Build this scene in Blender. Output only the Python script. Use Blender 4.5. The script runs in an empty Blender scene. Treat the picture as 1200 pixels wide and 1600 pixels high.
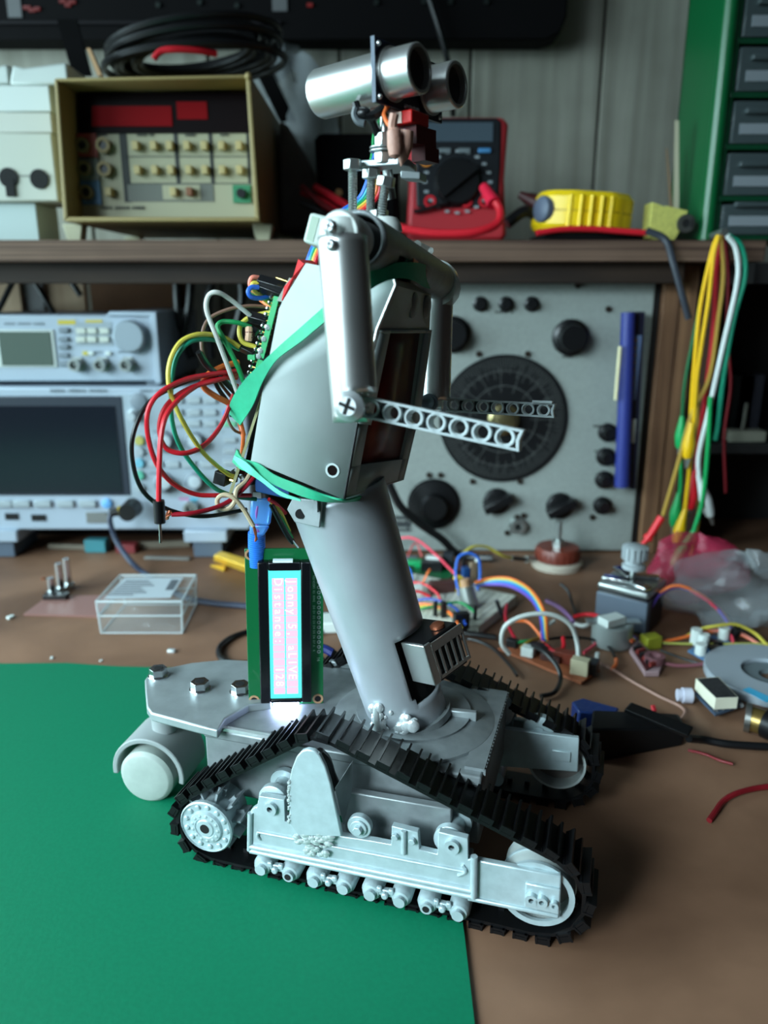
import bpy, math, random
from mathutils import Vector, Matrix
random.seed(7)
K = 0.001                      # everything below is written in millimetres
R = math.radians
scene = bpy.context.scene

# ---------------------------------------------------------------- camera
CAMH, PITCH, FPX = 255.0, R(16), 1200.0
cam_d = bpy.data.cameras.new('camera'); cam = bpy.data.objects.new('camera', cam_d)
scene.collection.objects.link(cam); scene.camera = cam
cam_d.sensor_fit = 'VERTICAL'; cam_d.sensor_height = 32; cam_d.lens = 24
cam_d.clip_start = 0.01; cam_d.clip_end = 20
cam.location = (0, 0, CAMH * K); cam.rotation_euler = (R(90) - PITCH, 0, 0)
cam_d.dof.use_dof = True; cam_d.dof.focus_distance = 0.335; cam_d.dof.aperture_fstop = 7.0

# ---------------------------------------------------------------- light
scene.view_settings.view_transform = 'Standard'; scene.view_settings.look = 'None'
scene.view_settings.exposure = 0.0; scene.view_settings.gamma = 1
scene.view_settings.use_curve_mapping = False
w = bpy.data.worlds.new('room_air'); scene.world = w; w.use_nodes = True
bg = w.node_tree.nodes['Background']; bg.inputs[0].default_value = (0.62, 0.80, 0.95, 1); bg.inputs[1].default_value = 0.10
_nt = w.node_tree                       # the room around the bench: lighter towards the window side on the left, dark to the right and front
_tc = _nt.nodes.new('ShaderNodeTexCoord'); _dp = _nt.nodes.new('ShaderNodeVectorMath'); _dp.operation = 'DOT_PRODUCT'; _dp.inputs[1].default_value = (-0.86, 0.1, 0.5)
_rp = _nt.nodes.new('ShaderNodeValToRGB'); _rp.color_ramp.elements[0].position = 0.25; _rp.color_ramp.elements[0].color = (0.06, 0.05, 0.05, 1)
_rp.color_ramp.elements[1].position = 0.95; _rp.color_ramp.elements[1].color = (0.85, 1.05, 1.2, 1)
_mr = _nt.nodes.new('ShaderNodeMapRange'); _mr.inputs[1].default_value = -1; _mr.inputs[2].default_value = 1
_nt.links.new(_tc.outputs['Generated'], _dp.inputs[0]); _nt.links.new(_dp.outputs['Value'], _mr.inputs[0]); _nt.links.new(_mr.outputs[0], _rp.inputs['Fac']); _nt.links.new(_rp.outputs['Color'], bg.inputs[0])
def area(name, loc, target, sx, sy, power, col, spread=180):
    d = bpy.data.lights.new(name, 'AREA'); d.shape = 'RECTANGLE'; d.size = sx * K; d.size_y = sy * K
    d.energy = power; d.color = col; d.spread = R(spread)
    o = bpy.data.objects.new(name, d); scene.collection.objects.link(o)
    o.location = Vector(loc) * K
    o.rotation_euler = (Vector(target) - Vector(loc)).to_track_quat('-Z', 'Y').to_euler()
    return o
area('window_daylight', (-1000, 360, 430), (0, 380, 110), 800, 760, 21.0, (0.66, 0.93, 1.0))
area('front_left_fill', (-760, -420, 520), (-110, 310, 90), 520, 520, 2.9, (0.70, 0.92, 1.0), 50)  # added fill lamp brightening the robot's near side, not a window

# ---------------------------------------------------------------- pixel -> place helpers (1200 x 1600 frame)
YAW = R(17); MX, MY = -4.0, 271.0
FX, FY = math.cos(YAW), -math.sin(YAW); LX, LY = math.sin(YAW), math.cos(YAW)
def ray(px, py):
    u = (px - 600) / FPX; v = (800 - py) / FPX
    return (u, math.cos(PITCH) + v * math.sin(PITCH), -math.sin(PITCH) + v * math.cos(PITCH))
def PY(px, py, Y):
    d = ray(px, py); k = Y / d[1]; return Vector((d[0] * k, Y, CAMH + d[2] * k))
def PZ(px, py, z=0):
    d = ray(px, py); k = (z - CAMH) / d[2]; return Vector((d[0] * k, d[1] * k, z))
def ST(px, py, t):              # robot frame, plane at side distance t -> (forward s, height z)
    d = ray(px, py); k = (t + MX * LX + MY * LY) / (d[0] * LX + d[1] * LY)
    x, y = d[0] * k - MX, d[1] * k - MY
    return Vector((x * FX + y * FY, t, CAMH + d[2] * k))
RS = 0.135                      # the upper body leans a little to its far side
def STR(px, py, t):             # same, in the leaning frame of the upper body
    v = ST(px, py, t); return Vector((v.x, t, v.z + RS * (t - 45)))
LEAN = Matrix(((1, 0, 0, 0), (0, 1, 0, 0), (0, -RS, 1, RS * 45), (0, 0, 0, 1)))

# ---------------------------------------------------------------- materials
def lin(c):
    return tuple(((v / 255) / 12.92 if v / 255 <= 0.04045 else ((v / 255 + 0.055) / 1.055) ** 2.4) for v in c) + (1,)
_m = {}
def mat(name, rgb, rough=0.5, metal=0.0, spec=0.5, var=0.0, scale=200, bump=0.0, emit=0, alpha=1, trans=0, coat=0, ior=1.45):
    if name in _m: return _m[name]
    m = bpy.data.materials.new(name); m.use_nodes = True; nt = m.node_tree; b = nt.nodes['Principled BSDF']
    c = lin(rgb); b.inputs['Base Color'].default_value = c
    b.inputs['Roughness'].default_value = rough; b.inputs['Metallic'].default_value = metal
    b.inputs['Specular IOR Level'].default_value = spec; b.inputs['Coat Weight'].default_value = coat
    b.inputs['IOR'].default_value = ior
    if trans: b.inputs['Transmission Weight'].default_value = trans
    if alpha < 1: b.inputs['Alpha'].default_value = alpha
    if emit: b.inputs['Base Color'].default_value = (0.01, 0.01, 0.01, 1); b.inputs['Emission Color'].default_value = c; b.inputs['Emission Strength'].default_value = emit
    if var or bump:
        tc = nt.nodes.new('ShaderNodeTexCoord'); n = nt.nodes.new('ShaderNodeTexNoise')
        n.inputs['Scale'].default_value = scale; n.inputs['Detail'].default_value = 5
        nt.links.new(tc.outputs['Object'], n.inputs['Vector'])
        if var:
            r = nt.nodes.new('ShaderNodeValToRGB'); r.color_ramp.elements[0].position = 0.3; r.color_ramp.elements[1].position = 0.7
            r.color_ramp.elements[0].color = tuple(v * (1 - var) for v in c[:3]) + (1,)
            r.color_ramp.elements[1].color = tuple(min(1, v * (1 + var)) for v in c[:3]) + (1,)
            nt.links.new(n.outputs['Fac'], r.inputs['Fac']); nt.links.new(r.outputs['Color'], b.inputs['Base Color'])
        if bump:
            bn = nt.nodes.new('ShaderNodeBump'); bn.inputs['Strength'].default_value = bump; bn.inputs['Distance'].default_value = 0.0006
            nt.links.new(n.outputs['Fac'], bn.inputs['Height']); nt.links.new(bn.outputs['Normal'], b.inputs['Normal'])
    _m[name] = m; return m
def woodmat(name, a, b_, scale=(6, 60, 60), rough=0.7, blotch=0.4, spec=0.3):
    if name in _m: return _m[name]
    m = bpy.data.materials.new(name); m.use_nodes = True; nt = m.node_tree; b = nt.nodes['Principled BSDF']
    tc = nt.nodes.new('ShaderNodeTexCoord'); mp = nt.nodes.new('ShaderNodeMapping'); mp.inputs['Scale'].default_value = scale
    n = nt.nodes.new('ShaderNodeTexNoise'); n.inputs['Scale'].default_value = 1; n.inputs['Detail'].default_value = 8; n.inputs['Distortion'].default_value = 0.4
    n2 = nt.nodes.new('ShaderNodeTexNoise'); n2.inputs['Scale'].default_value = 14; n2.inputs['Detail'].default_value = 6
    r = nt.nodes.new('ShaderNodeValToRGB'); r.color_ramp.elements[0].position = 0.35; r.color_ramp.elements[1].position = 0.65
    r.color_ramp.elements[0].color = lin(a); r.color_ramp.elements[1].color = lin(b_)
    mx = nt.nodes.new('ShaderNodeMixRGB'); mx.blend_type = 'MULTIPLY'; mx.inputs['Fac'].default_value = blotch
    r2 = nt.nodes.new('ShaderNodeValToRGB'); r2.color_ramp.elements[0].position = 0.35; r2.color_ramp.elements[1].position = 0.62
    r2.color_ramp.elements[0].color = (0.45, 0.42, 0.4, 1); r2.color_ramp.elements[1].color = (1, 1, 1, 1)
    L = nt.links.new
    L(tc.outputs['Object'], mp.inputs['Vector']); L(mp.outputs['Vector'], n.inputs['Vector']); L(tc.outputs['Object'], n2.inputs['Vector'])
    L(n.outputs['Fac'], r.inputs['Fac']); L(n2.outputs['Fac'], r2.inputs['Fac'])
    L(r.outputs['Color'], mx.inputs['Color1']); L(r2.outputs['Color'], mx.inputs['Color2']); L(mx.outputs['Color'], b.inputs['Base Color'])
    bn = nt.nodes.new('ShaderNodeBump'); bn.inputs['Strength'].default_value = 0.3; bn.inputs['Distance'].default_value = 0.0005
    L(n.outputs['Fac'], bn.inputs['Height']); L(bn.outputs['Normal'], b.inputs['Normal'])
    b.inputs['Roughness'].default_value = rough; b.inputs['Specular IOR Level'].default_value = spec
    _m[name] = m; return m

PAINT = mat('silver_paint', (158, 166, 168), 0.42, 0.55, var=0.10, scale=120, bump=0.25)
COLM = mat('sprayed_silver', (176, 182, 188), 0.42, 0.6, var=0.05, scale=60, bump=0.12)
PAINTD = mat('satin_grey_paint', (132, 138, 140), 0.45, 0.45, var=0.12, scale=150, bump=0.35)
FRAME = mat('grey_silver_plastic', (172, 188, 192), 0.36, 0.3, var=0.08, scale=200, bump=0.25)
BODY = mat('torso_grey_paint', (166, 177, 176), 0.5, 0.15, var=0.05, scale=60, bump=0.1)
ALU = mat('brushed_aluminium', (224, 226, 224), 0.34, 0.95, var=0.06, scale=60)
CHROME = mat('bright_steel', (210, 212, 214), 0.16, 1.0)
STEEL = mat('zinc_steel', (176, 182, 180), 0.32, 0.9)
SOLDER = mat('shiny_solder', (214, 220, 222), 0.25, 0.6, bump=0.8, scale=300)
RUBBER = mat('black_rubber', (10, 10, 12), 0.38, 0, spec=0.4)
BLACK = mat('black_plastic', (14, 14, 16), 0.35)
DARK = mat('dark_void', (8, 8, 9), 0.8)
WPLAS = mat('white_plastic', (205, 212, 208), 0.4)
GPLAS = mat('light_grey_plastic', (175, 186, 178), 0.45)
LIFT = mat('grey_beam_plastic', (178, 188, 190), 0.3)
BAND = mat('green_elastic', (40, 160, 120), 0.6, var=0.08, scale=400)
PCBG = mat('green_circuit_board', (10, 92, 50), 0.35, coat=0.4)
PCBL = mat('light_green_board', (20, 150, 88), 0.4)
PCBB = mat('blue_circuit_board', (22, 60, 110), 0.35)
COPPER = mat('copper', (200, 120, 90), 0.35, 0.9)
GOLD = mat('gold_pins', (200, 170, 100), 0.25, 1.0)
RED = mat('red_insulation', (196, 26, 40), 0.4); ORANGE = mat('orange_insulation', (226, 110, 50), 0.45)
YELLOW = mat('yellow_insulation', (196, 180, 70), 0.45); GREEN = mat('green_insulation', (12, 130, 70), 0.45)
TEAL = mat('teal_insulation', (20, 140, 110), 0.45); WHITE = mat('white_insulation', (200, 204, 200), 0.45)
GREYW = mat('grey_insulation', (188, 190, 184), 0.45); BROWN = mat('brown_insulation', (110, 80, 66), 0.5)
BLUE = mat('blue_insulation', (40, 96, 190), 0.45); BEIGE = mat('beige_insulation', (190, 170, 140), 0.5)
OLIVE = mat('olive_board_edge', (130, 128, 90), 0.6); BLACKW = mat('black_insulation', (16, 16, 18), 0.35)
VIOLET = mat('violet_insulation', (130, 80, 170), 0.5); PINK = mat('pink_insulation', (220, 70, 90), 0.45)

# ---------------------------------------------------------------- mesh builder
class B:
    def __init__(s, xf=None): s.v = []; s.f = []; s.mi = []; s.ms = []; s.xf = xf
    def add(s, vs, fs, m):
        if m not in s.ms: s.ms.append(m)
        k = s.ms.index(m); o = len(s.v)
        s.v += [Vector(p) for p in vs]; s.f += [tuple(i + o for i in f) for f in fs]; s.mi += [k] * len(fs); return s
    def box(s, c, d, m, rot=None, taper=1.0):
        vs = []
        for z in (-.5, .5):
            k = taper if z > 0 else 1
            for x, y in ((-.5, -.5), (.5, -.5), (.5, .5), (-.5, .5)):
                p = Vector((x * d[0] * k, y * d[1] * k, z * d[2]))
                if rot is not None: p = rot @ p
                vs.append(p + Vector(c))
        return s.add(vs, [(3, 2, 1, 0), (4, 5, 6, 7), (0, 1, 5, 4), (1, 2, 6, 5), (2, 3, 7, 6), (3, 0, 4, 7)], m)
    def lh(s, lo, hi, m): return s.box([(a + b) / 2 for a, b in zip(lo, hi)], [abs(b - a) for a, b in zip(lo, hi)], m)
    def frame(s, d):
        d = Vector(d).normalized(); a = Vector((0, 0, 1)) if abs(d.z) < .9 else Vector((1, 0, 0))
        u = d.cross(a).normalized(); return d, u, d.cross(u)
    def cyl(s, a, b, r, m, r2=None, n=20, caps=True):
        a, b = Vector(a), Vector(b); r2 = r if r2 is None else r2; d, u, w = s.frame(b - a); vs = []
        for c, q in ((a, r), (b, r2)):
            for i in range(n):
                t = 2 * math.pi * i / n; vs.append(c + u * (q * math.cos(t)) + w * (q * math.sin(t)))
        fs = [(i, (i + 1) % n, n + (i + 1) % n, n + i) for i in range(n)]
        if caps: fs += [tuple(range(n - 1, -1, -1)), tuple(range(n, 2 * n))]
        return s.add(vs, fs, m)
    def lathe(s, a, d, prof, m, n=24, close=False):      # prof: list of (distance along d, radius)
        a = Vector(a); d, u, w = s.frame(d); vs = []; fs = []; k = len(prof)
        for h, q in prof:
            for i in range(n):
                t = 2 * math.pi * i / n; vs.append(a + d * h + u * (q * math.cos(t)) + w * (q * math.sin(t)))
        for j in range(k if close else k - 1):
            j2 = (j + 1) % k
            for i in range(n): fs.append((j * n + i, j * n + (i + 1) % n, j2 * n + (i + 1) % n, j2 * n + i))
        if not close: fs += [tuple(range(n - 1, -1, -1)), tuple(range((k - 1) * n, k * n))]
        return s.add(vs, fs, m)
    def ring(s, a, d, r0, r1, h, m, n=24):
        return s.lathe(a, d, [(0, r0), (0, r1), (h, r1), (h, r0)], m, n, True)
    def prism(s, poly, vec, m):                          # poly of 3-D points, extruded by vec
        poly = [Vector(p) for p in poly]; vec = Vector(vec); n = len(poly)
        vs = poly + [p + vec for p in poly]
        fs = [tuple(range(n - 1, -1, -1)), tuple(range(n, 2 * n))] + [(i, (i + 1) % n, n + (i + 1) % n, n + i) for i in range(n)]
        return s.add(vs, fs, m)
    def loft(s, p, q, m):
        n = len(p); vs = [Vector(a) for a in p] + [Vector(a) for a in q]
        fs = [tuple(range(n - 1, -1, -1)), tuple(range(n, 2 * n))] + [(i, (i + 1) % n, n + (i + 1) % n, n + i) for i in range(n)]
        return s.add(vs, fs, m)
    def tube(s, pts, r, m, n=8, sm=6, closed=False):
        pts = [Vector(p) for p in pts]
        if sm > 1 and len(pts) > 2: pts = spline(pts, sm)
        vs = []; fs = []; u = None; k = len(pts)
        for i, p in enumerate(pts):
            d = (pts[min(i + 1, k - 1)] - pts[max(i - 1, 0)])
            if d.length < 1e-6: d = Vector((0, 0, 1))
            d.normalize()
            if u is None: _, u, _w = s.frame(d)
            u = (u - d * u.dot(d)).normalized(); w_ = d.cross(u)
            for j in range(n):
                t = 2 * math.pi * j / n; vs.append(p + u * (r * math.cos(t)) + w_ * (r * math.sin(t)))
        for i in range(k - 1):
            for j in range(n): fs.append((i * n + j, i * n + (j + 1) % n, (i + 1) * n + (j + 1) % n, (i + 1) * n + j))
        fs += [tuple(range(n - 1, -1, -1)), tuple(range((k - 1) * n, k * n))]
        return s.add(vs, fs, m)
    def hexa(s, a, b, r, m): return s.cyl(a, b, r, m, n=6)
    def sphere(s, c, r, m, n=12, sc=(1, 1, 1)):
        vs = []; fs = []; c = Vector(c)
        for j in range(n // 2 + 1):
            ph = math.pi * j / (n // 2)
            for i in range(n):
                t = 2 * math.pi * i / n
                vs.append(c + Vector((r * sc[0] * math.sin(ph) * math.cos(t), r * sc[1] * math.sin(ph) * math.sin(t), r * sc[2] * math.cos(ph))))
        for j in range(n // 2):
            for i in range(n): fs.append((j * n + i, (j + 1) * n + i, (j + 1) * n + (i + 1) % n, j * n + (i + 1) % n))
        return s.add(vs, fs, m)
    def ribbon(s, e1, e2, m, th=0.8, sm=6):
        e1 = spline([Vector(p) for p in e1], sm); e2 = spline([Vector(p) for p in e2], sm); n = len(e1); vs = []; fs = []
        for i in range(n):
            a, b = e1[i], e2[i]; d = e1[min(i + 1, n - 1)] - e1[max(i - 1, 0)]
            nr = d.cross(b - a); nr = nr.normalized() * th / 2 if nr.length > 1e-6 else Vector((0, th / 2, 0))
            vs += [a + nr, b + nr, b - nr, a - nr]
        for i in range(n - 1):
            for j in range(4): fs.append((i * 4 + j, i * 4 + (j + 1) % 4, i * 4 + 4 + (j + 1) % 4, i * 4 + 4 + j))
        fs += [(3, 2, 1, 0), tuple(range(4 * n - 4, 4 * n))]
        return s.add(vs, fs, m)
    def build(s, name, parent=None, bevel=0, solid=0, angle=38, loc=None, merge=False):
        xf = s.xf; vs = s.v if xf is None else [xf @ p for p in s.v]
        if parent is not None:
            inv = ROOTM.get(parent.name)
            if inv is not None: vs = [inv @ p for p in vs]
        elif loc is None:                               # top-level single mesh: origin at its base
            loc = Vector((sum(p.x for p in vs) / len(vs), sum(p.y for p in vs) / len(vs), min(p.z for p in vs)))
        if parent is None: vs = [p - Vector(loc) for p in vs]
        me = bpy.data.meshes.new(name); me.from_pydata([tuple(p * K) for p in vs], [], s.f)
        for m in s.ms: me.materials.append(m)
        me.polygons.foreach_set('material_index', s.mi)
        import bmesh
        bm = bmesh.new(); bm.from_mesh(me); bmesh.ops.recalc_face_normals(bm, faces=bm.faces); bm.to_mesh(me); bm.free()
        me.shade_smooth(); me.set_sharp_from_angle(angle=R(angle))
        o = bpy.data.objects.new(name, me); scene.collection.objects.link(o)
        if parent is not None:
            o.parent = parent
            if parent.name in ROOTM: ROOTM[o.name] = ROOTM[parent.name]
        else: o.location = Vector(loc) * K
        if solid:
            md = o.modifiers.new('thickness', 'SOLIDIFY'); md.thickness = solid * K; md.offset = -1
        if bevel:
            md = o.modifiers.new('bevel', 'BEVEL'); md.width = bevel * K; md.segments = 2; md.limit_method = 'ANGLE'; md.angle_limit = R(50)
        return o
ROOTM = {}
def spline(p, k):
    out = []
    n = len(p)
    for i in range(n - 1):
        a = p[i - 1] if i else p[0] * 2 - p[1]; b, c = p[i], p[i + 1]; d = p[i + 2] if i + 2 < n else p[-1] * 2 - p[-2]
        for j in range(k):
            t = j / k
            out.append(0.5 * ((2 * b) + (c - a) * t + (2 * a - 5 * b + 4 * c - d) * t * t + (3 * b - a - 3 * c + d) * t ** 3))
    out.append(p[-1]); return out
def tag(o, label, cat, group=None, kind=None):
    if label: o['label'] = label
    if cat: o['category'] = cat
    if group: o['group'] = group
    if kind: o['kind'] = kind
    return o
def thing(name, label, cat, loc, rotz=0, group=None, local=False):
    """Empty at a thing's base. Parts are written in bench millimetres (local=False) or in the thing's own frame."""
    o = bpy.data.objects.new(name, None); scene.collection.objects.link(o); o.empty_display_size = 0.02
    o.location = Vector(loc) * K; o.rotation_euler = (0, 0, rotz)
    ROOTM[o.name] = None if local else (Matrix.Translation(Vector(loc)) @ Matrix.Rotation(rotz, 4, 'Z')).inverted()
    return tag(o, label, cat, group)
def struct(o, ): o['kind'] = 'structure'; return o
def text(s, size, m, parent, xf, ext=0.15, align='LEFT', name='lettering', spacing=1.0):
    """Raised lettering; xf places the text plane (x right, y up, z out) in the same frame the parts are written in."""
    cu = bpy.data.curves.new(name, 'FONT'); cu.body = s; cu.size = size; cu.extrude = ext; cu.align_x = align; cu.space_character = spacing
    cu.resolution_u = 2
    t = bpy.data.objects.new('tmp', cu); scene.collection.objects.link(t); bpy.context.view_layer.update()
    dg = bpy.context.evaluated_depsgraph_get(); me = bpy.data.meshes.new_from_object(t.evaluated_get(dg))
    bpy.data.objects.remove(t)
    inv = ROOTM.get(parent.name); mm = xf if inv is None else inv @ xf
    me.transform(Matrix.Scale(K, 4) @ mm)
    me.materials.clear(); me.materials.append(m)
    o = bpy.data.objects.new(name, me); scene.collection.objects.link(o); o.parent = parent; return o
def smallprint(n, size, m, parent, o):
    """Print too small to read in the photo: a short row of fine ticks on a panel facing the bench front."""
    bb = B(); rr = random.Random(n); x = 0
    for i in range(n):
        if i % 7 != 5: bb.box((o[0] + x, o[1] - .1, o[2] + size * .35), (size * .38, .3, size * (.5 + .2 * rr.random())), m)
        x += size * .62
    return bb.build('small_print', parent)
def plane_xf(o, x, y):
    x, y = Vector(x).normalized(), Vector(y).normalized(); z = x.cross(y)
    return Matrix(((x.x, y.x, z.x, o[0]), (x.y, y.y, z.y, o[1]), (x.z, y.z, z.z, o[2]), (0, 0, 0, 1)))
FRONT = ((1, 0, 0), (0, 0, 1))

# ================================================================ the setting
WALL = woodmat('wall_panelling', (150, 148, 136), (176, 174, 162), (60, 60, 3), 0.8, 0.25)
b = B(); X = -1400
while X < 1400:
    b.lh((X + 1, 985, -300), (X + 148, 1000, 1400), WALL); X += 150
b.lh((-1400, 988, -300), (1400, 1010, 1400), mat('panel_seam', (60, 52, 44), 0.9))
struct(b.build('wall_back', bevel=1.5, loc=(0, 990, -300)))
b = B(); b.lh((-1500, -1500, -760), (1500, 1000, -740), woodmat('floor_wood', (70, 60, 50), (90, 78, 66)))
struct(b.build('floor', loc=(0, 0, -740)))

WOODB = woodmat('bench_hardboard', (102, 72, 54), (138, 102, 80), (9, 9, 9), 0.55, 0.35, 0.35)
b = B(); b.lh((-900, 120, -22), (900, 985, 0), WOODB)
tag(b.build('workbench', bevel=1, loc=(0, 500, -22)), 'brown hardboard workbench top that everything stands on', 'workbench')
MAT = mat('green_sheet', (2, 106, 74), 0.6, spec=0.25, var=0.05, scale=500, bump=0.12)
b = B()
pts = [(-700, 130), (32, 130), (33, 255), (30, 483), (-60, 486), (-150, 488), (-190, 490), (-225, 495), (-275, 494), (-420, 496), (-700, 498)]
b.prism([(x, y, 0) for x, y in pts], (0, 0, 1.6), MAT)
tag(b.build('cutting_mat', loc=(-200, 300, 0)), 'green sheet lying flat under the tracked robot', 'mat')

PLY = woodmat('plywood_edge', (70, 50, 42), (124, 98, 82), (3, 3, 420), 0.7, 0.3)
PLYD = woodmat('shaded_batten_wood', (34, 24, 20), (54, 40, 31), (4, 40, 40), 0.7, 0.3)  # brown batten wood, darkened further for the shadow beneath the shelf
b = B(); b.lh((-800, 700, 280), (330, 975, 298), PLY)
tag(b.build('wall_shelf', bevel=1, loc=(0, 800, 280)), 'plywood shelf board running across the bench, instruments standing on it', 'shelf')
b = B(); b.lh((-800, 716, 262), (268, 736, 279.9), PLYD)
tag(b.build('shelf_batten', bevel=1, loc=(0, 716, 262)), 'dark wooden batten fixed under the front edge of the shelf', 'batten')
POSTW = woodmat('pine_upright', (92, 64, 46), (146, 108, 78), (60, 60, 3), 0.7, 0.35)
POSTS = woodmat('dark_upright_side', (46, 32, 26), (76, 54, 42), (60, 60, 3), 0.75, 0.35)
p0 = PY(997, 880, 737); p1 = PY(1052, 880, 737)
rt = thing('shelf_upright', 'pale and dark wooden upright holding the right end of the shelf', 'post', ((p0.x + p1.x) / 2, 740, 0))
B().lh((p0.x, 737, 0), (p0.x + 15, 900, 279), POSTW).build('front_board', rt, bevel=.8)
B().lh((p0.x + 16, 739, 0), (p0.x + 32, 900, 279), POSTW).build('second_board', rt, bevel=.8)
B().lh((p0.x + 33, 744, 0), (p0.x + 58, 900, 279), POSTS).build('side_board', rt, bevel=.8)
UPX = p0.x

# wood pieces and cardboard standing between shelf and instruments
cb = mat('brown_cardboard', (104, 70, 46), 0.8, var=0.1, scale=60)
a = PY(128, 500, 860); c = PY(268, 420, 860)
tag(B().lh((a.x, 892, 0), (c.x, 940, 272), cb).build('cardboard_box', bevel=1), 'brown cardboard box standing behind the small signal generator', 'box')
pw = woodmat('pale_board', (176, 148, 122), (206, 180, 152), (60, 60, 3))
for i, (x0, x1, cc) in enumerate(((-35, 30, pw), (34, 62, mat('grey_slat', (128, 128, 130), .7)), (66, 124, pw))):
    a = PY(x0, 500, 900); c = PY(x1, 420, 900)
    tag(B().lh((a.x, 895 + i * 6, 0), (c.x, 905 + i * 6, 274), cc).build('wood_plank', bevel=.8),
        ('pale wooden board at the left edge behind the small signal generator', 'narrow grey slat between two pale boards under the shelf',
         'pale wooden board beside the brown cardboard box')[i], 'board')
for i, pts in enumerate((((-5, 490), (15, 450), (35, 410)), ((32, 408), (60, 450), (88, 496)), ((90, 408), (108, 435), (126, 462)), ((275, 415), (280, 500), (300, 560)), ((300, 410), (292, 500), (262, 590)), ((345, 412), (325, 470), (330, 560)), ((372, 412), (378, 470), (360, 540)))):
    bb = B(); bb.tube([PY(x, y, 800 - 4 * i) for x, y in pts], 3 if i < 3 else 4, BLACKW)
    tag(bb.build('power_cable'), ('black cable slanting down left under the shelf', 'black cable slanting down right from the crossing under the shelf',
        'short black cable end in front of the cardboard box', 'black cable hanging right of the cardboard box', 'second black cable hanging behind the small signal generator',
        'black cable hanging left of the grey torso', 'black cable nearest the grey torso, behind the jumper wires')[i], 'cable', 'black cables hanging under the shelf')

# black rack high on the wall
rk = thing('equipment_rack', 'big black rack along the top of the picture with small red lights', 'rack', (-130, 940, 0), 0)
lo = PY(-60, 62, 940); hi = PY(884, 62, 940)
bb = B(); bb.prism([(lo.x - 150, 940, lo.z), (hi.x - 22, 940, lo.z), (hi.x - 7, 940, lo.z + 6), (hi.x, 940, lo.z + 22), (hi.x, 940, 840), (lo.x - 150, 940, 840)], (0, 38, 0), mat('rack_black', (9, 7, 9), 0.8, spec=.15))
bb.build('case', rk, bevel=2)
for x0, y0, x1, y1, m in ((14, -20, 30, 28, mat('grey_label', (96, 96, 98), .6)), (426, -20, 448, 18, mat('grey_label', (96, 96, 98), .6))):
    a = PY(x0, y1, 940); c = PY(x1, y0, 940); B().lh((a.x, 938.5, a.z), (c.x, 940, c.z), m).build('label_strip', rk)
redl = mat('red_indicator', (170, 20, 18), .5, emit=0.25)
for x, y, ww in ((42, 12, 8), (50, 16, 7), (58, 14, 6), (98, 2, 7), (106, 8, 6), (112, 3, 8), (484, 8, 6)):
    a = PY(x, y, 939); B().box((a.x, 938.6, a.z), (ww, 2, 3.2), redl).build('indicator_light', rk)
for x, y in ((247, 8), (312, 4), (370, 9), (588, 4), (662, 2), (704, 3), (760, 3)):
    a = PY(x, y, 939); B().cyl((a.x, 937.5, a.z), (a.x, 940, a.z), 2.6, mat('rack_screw', (60, 66, 64), .4, .8)).build('screw', rk)
B().lh((lo.x - 150, 936.5, lo.z + 14), (PY(440, 62, 940).x, 940, lo.z + 17), mat('rack_rail', (20, 16, 20), .6, spec=.2)).build('rail', rk)
tag(B().tube([PY(668, -10, 930), PY(690, 60, 930), PY(704, 120, 940), PY(708, 180, 975)], 3.2, BLACKW).build('antenna_cable'), 'thin black cable hanging down from the black rack behind the sensor head', 'cable')
for i, (a, c, w1) in enumerate((((104, 30), (128, 118), 9), ((372, 30), (450, 190), 9))):
    yy_ = 806 if i == 0 else 935; p, q = PY(a[0], a[1], yy_), PY(c[0], c[1], yy_)
    bb = B(); bb.prism([(p.x - w1, yy_, p.z), (p.x + w1, yy_, p.z), (q.x + w1, yy_, q.z), (q.x - w1, yy_, q.z)], (0, 3, 0), mat('strap_black', (8, 7, 8), .9, spec=.1))
    tag(bb.build('hanging_strap'), ('black strap hanging at the left corner of the tan bench meter', 'black strap slanting down right behind the tan bench meter')[i], 'strap')

# ---- tan bench multimeter on the shelf
TAN = mat('tan_plastic', (150, 130, 84), 0.5, var=.05, scale=40); CREAM = mat('cream_panel', (170, 166, 138), 0.5)
YD = 724; YC = 703
dm = thing('bench_multimeter', 'tan bench multimeter with red display windows and rows of push buttons', 'multimeter', (PY(250, 340, YD).x, YD, 298), 0)
def q(px, py, d=0): return PY(px, py, YD) + Vector((0, d, 0))
def qc(px, py): return PY(px, py, YC)
bb = B(); YB = 225
O_ = [qc(84, 122), qc(391, 116), qc(406, 346), qc(99, 346)]; I_ = [qc(91, 127), qc(384, 122), qc(398, 339), qc(106, 339)]
for i in range(4):
    j = (i + 1) % 4; bb.loft([O_[i], O_[j], I_[j], I_[i]], [p_ + Vector((0, YB, 0)) for p_ in (O_[i], O_[j], I_[j], I_[i])], TAN)
bb.lh((O_[0].x + 4, YC + YB - 3, O_[3].z + 3), (O_[1].x - 2, YC + YB, O_[0].z - 3), TAN)
bb.sphere(qc(388, 119), 3, TAN, 10)
bb.build('case', dm, bevel=1.2)
def panel(px0, py0, px1, py1, Y, d, m, name, parent, bevel=0, th=3):
    a, c = PY(px0, py1, Y), PY(px1, py0, Y)
    return B().lh((a.x, Y - d, a.z), (c.x, Y - d + th, c.z), m).build(name, parent, bevel=bevel)
bb = B(); bb.prism([q(112, 203, 14), q(392, 200, 14), q(402, 342, 14), q(114, 342, 14)], (0, 4, 0), CREAM); fp = bb.build('front_panel', dm)
bb = B(); bb.prism([q(113, 140, 12), q(384, 140, 12), q(389, 203, 12), q(114, 204, 12)], (0, 5, 0), mat('smoked_window', (14, 3, 5), .5, spec=.1)); dwin = bb.build('display_window', dm)
REDW = mat('red_display_window', (128, 6, 14), .6, spec=.1)
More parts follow.
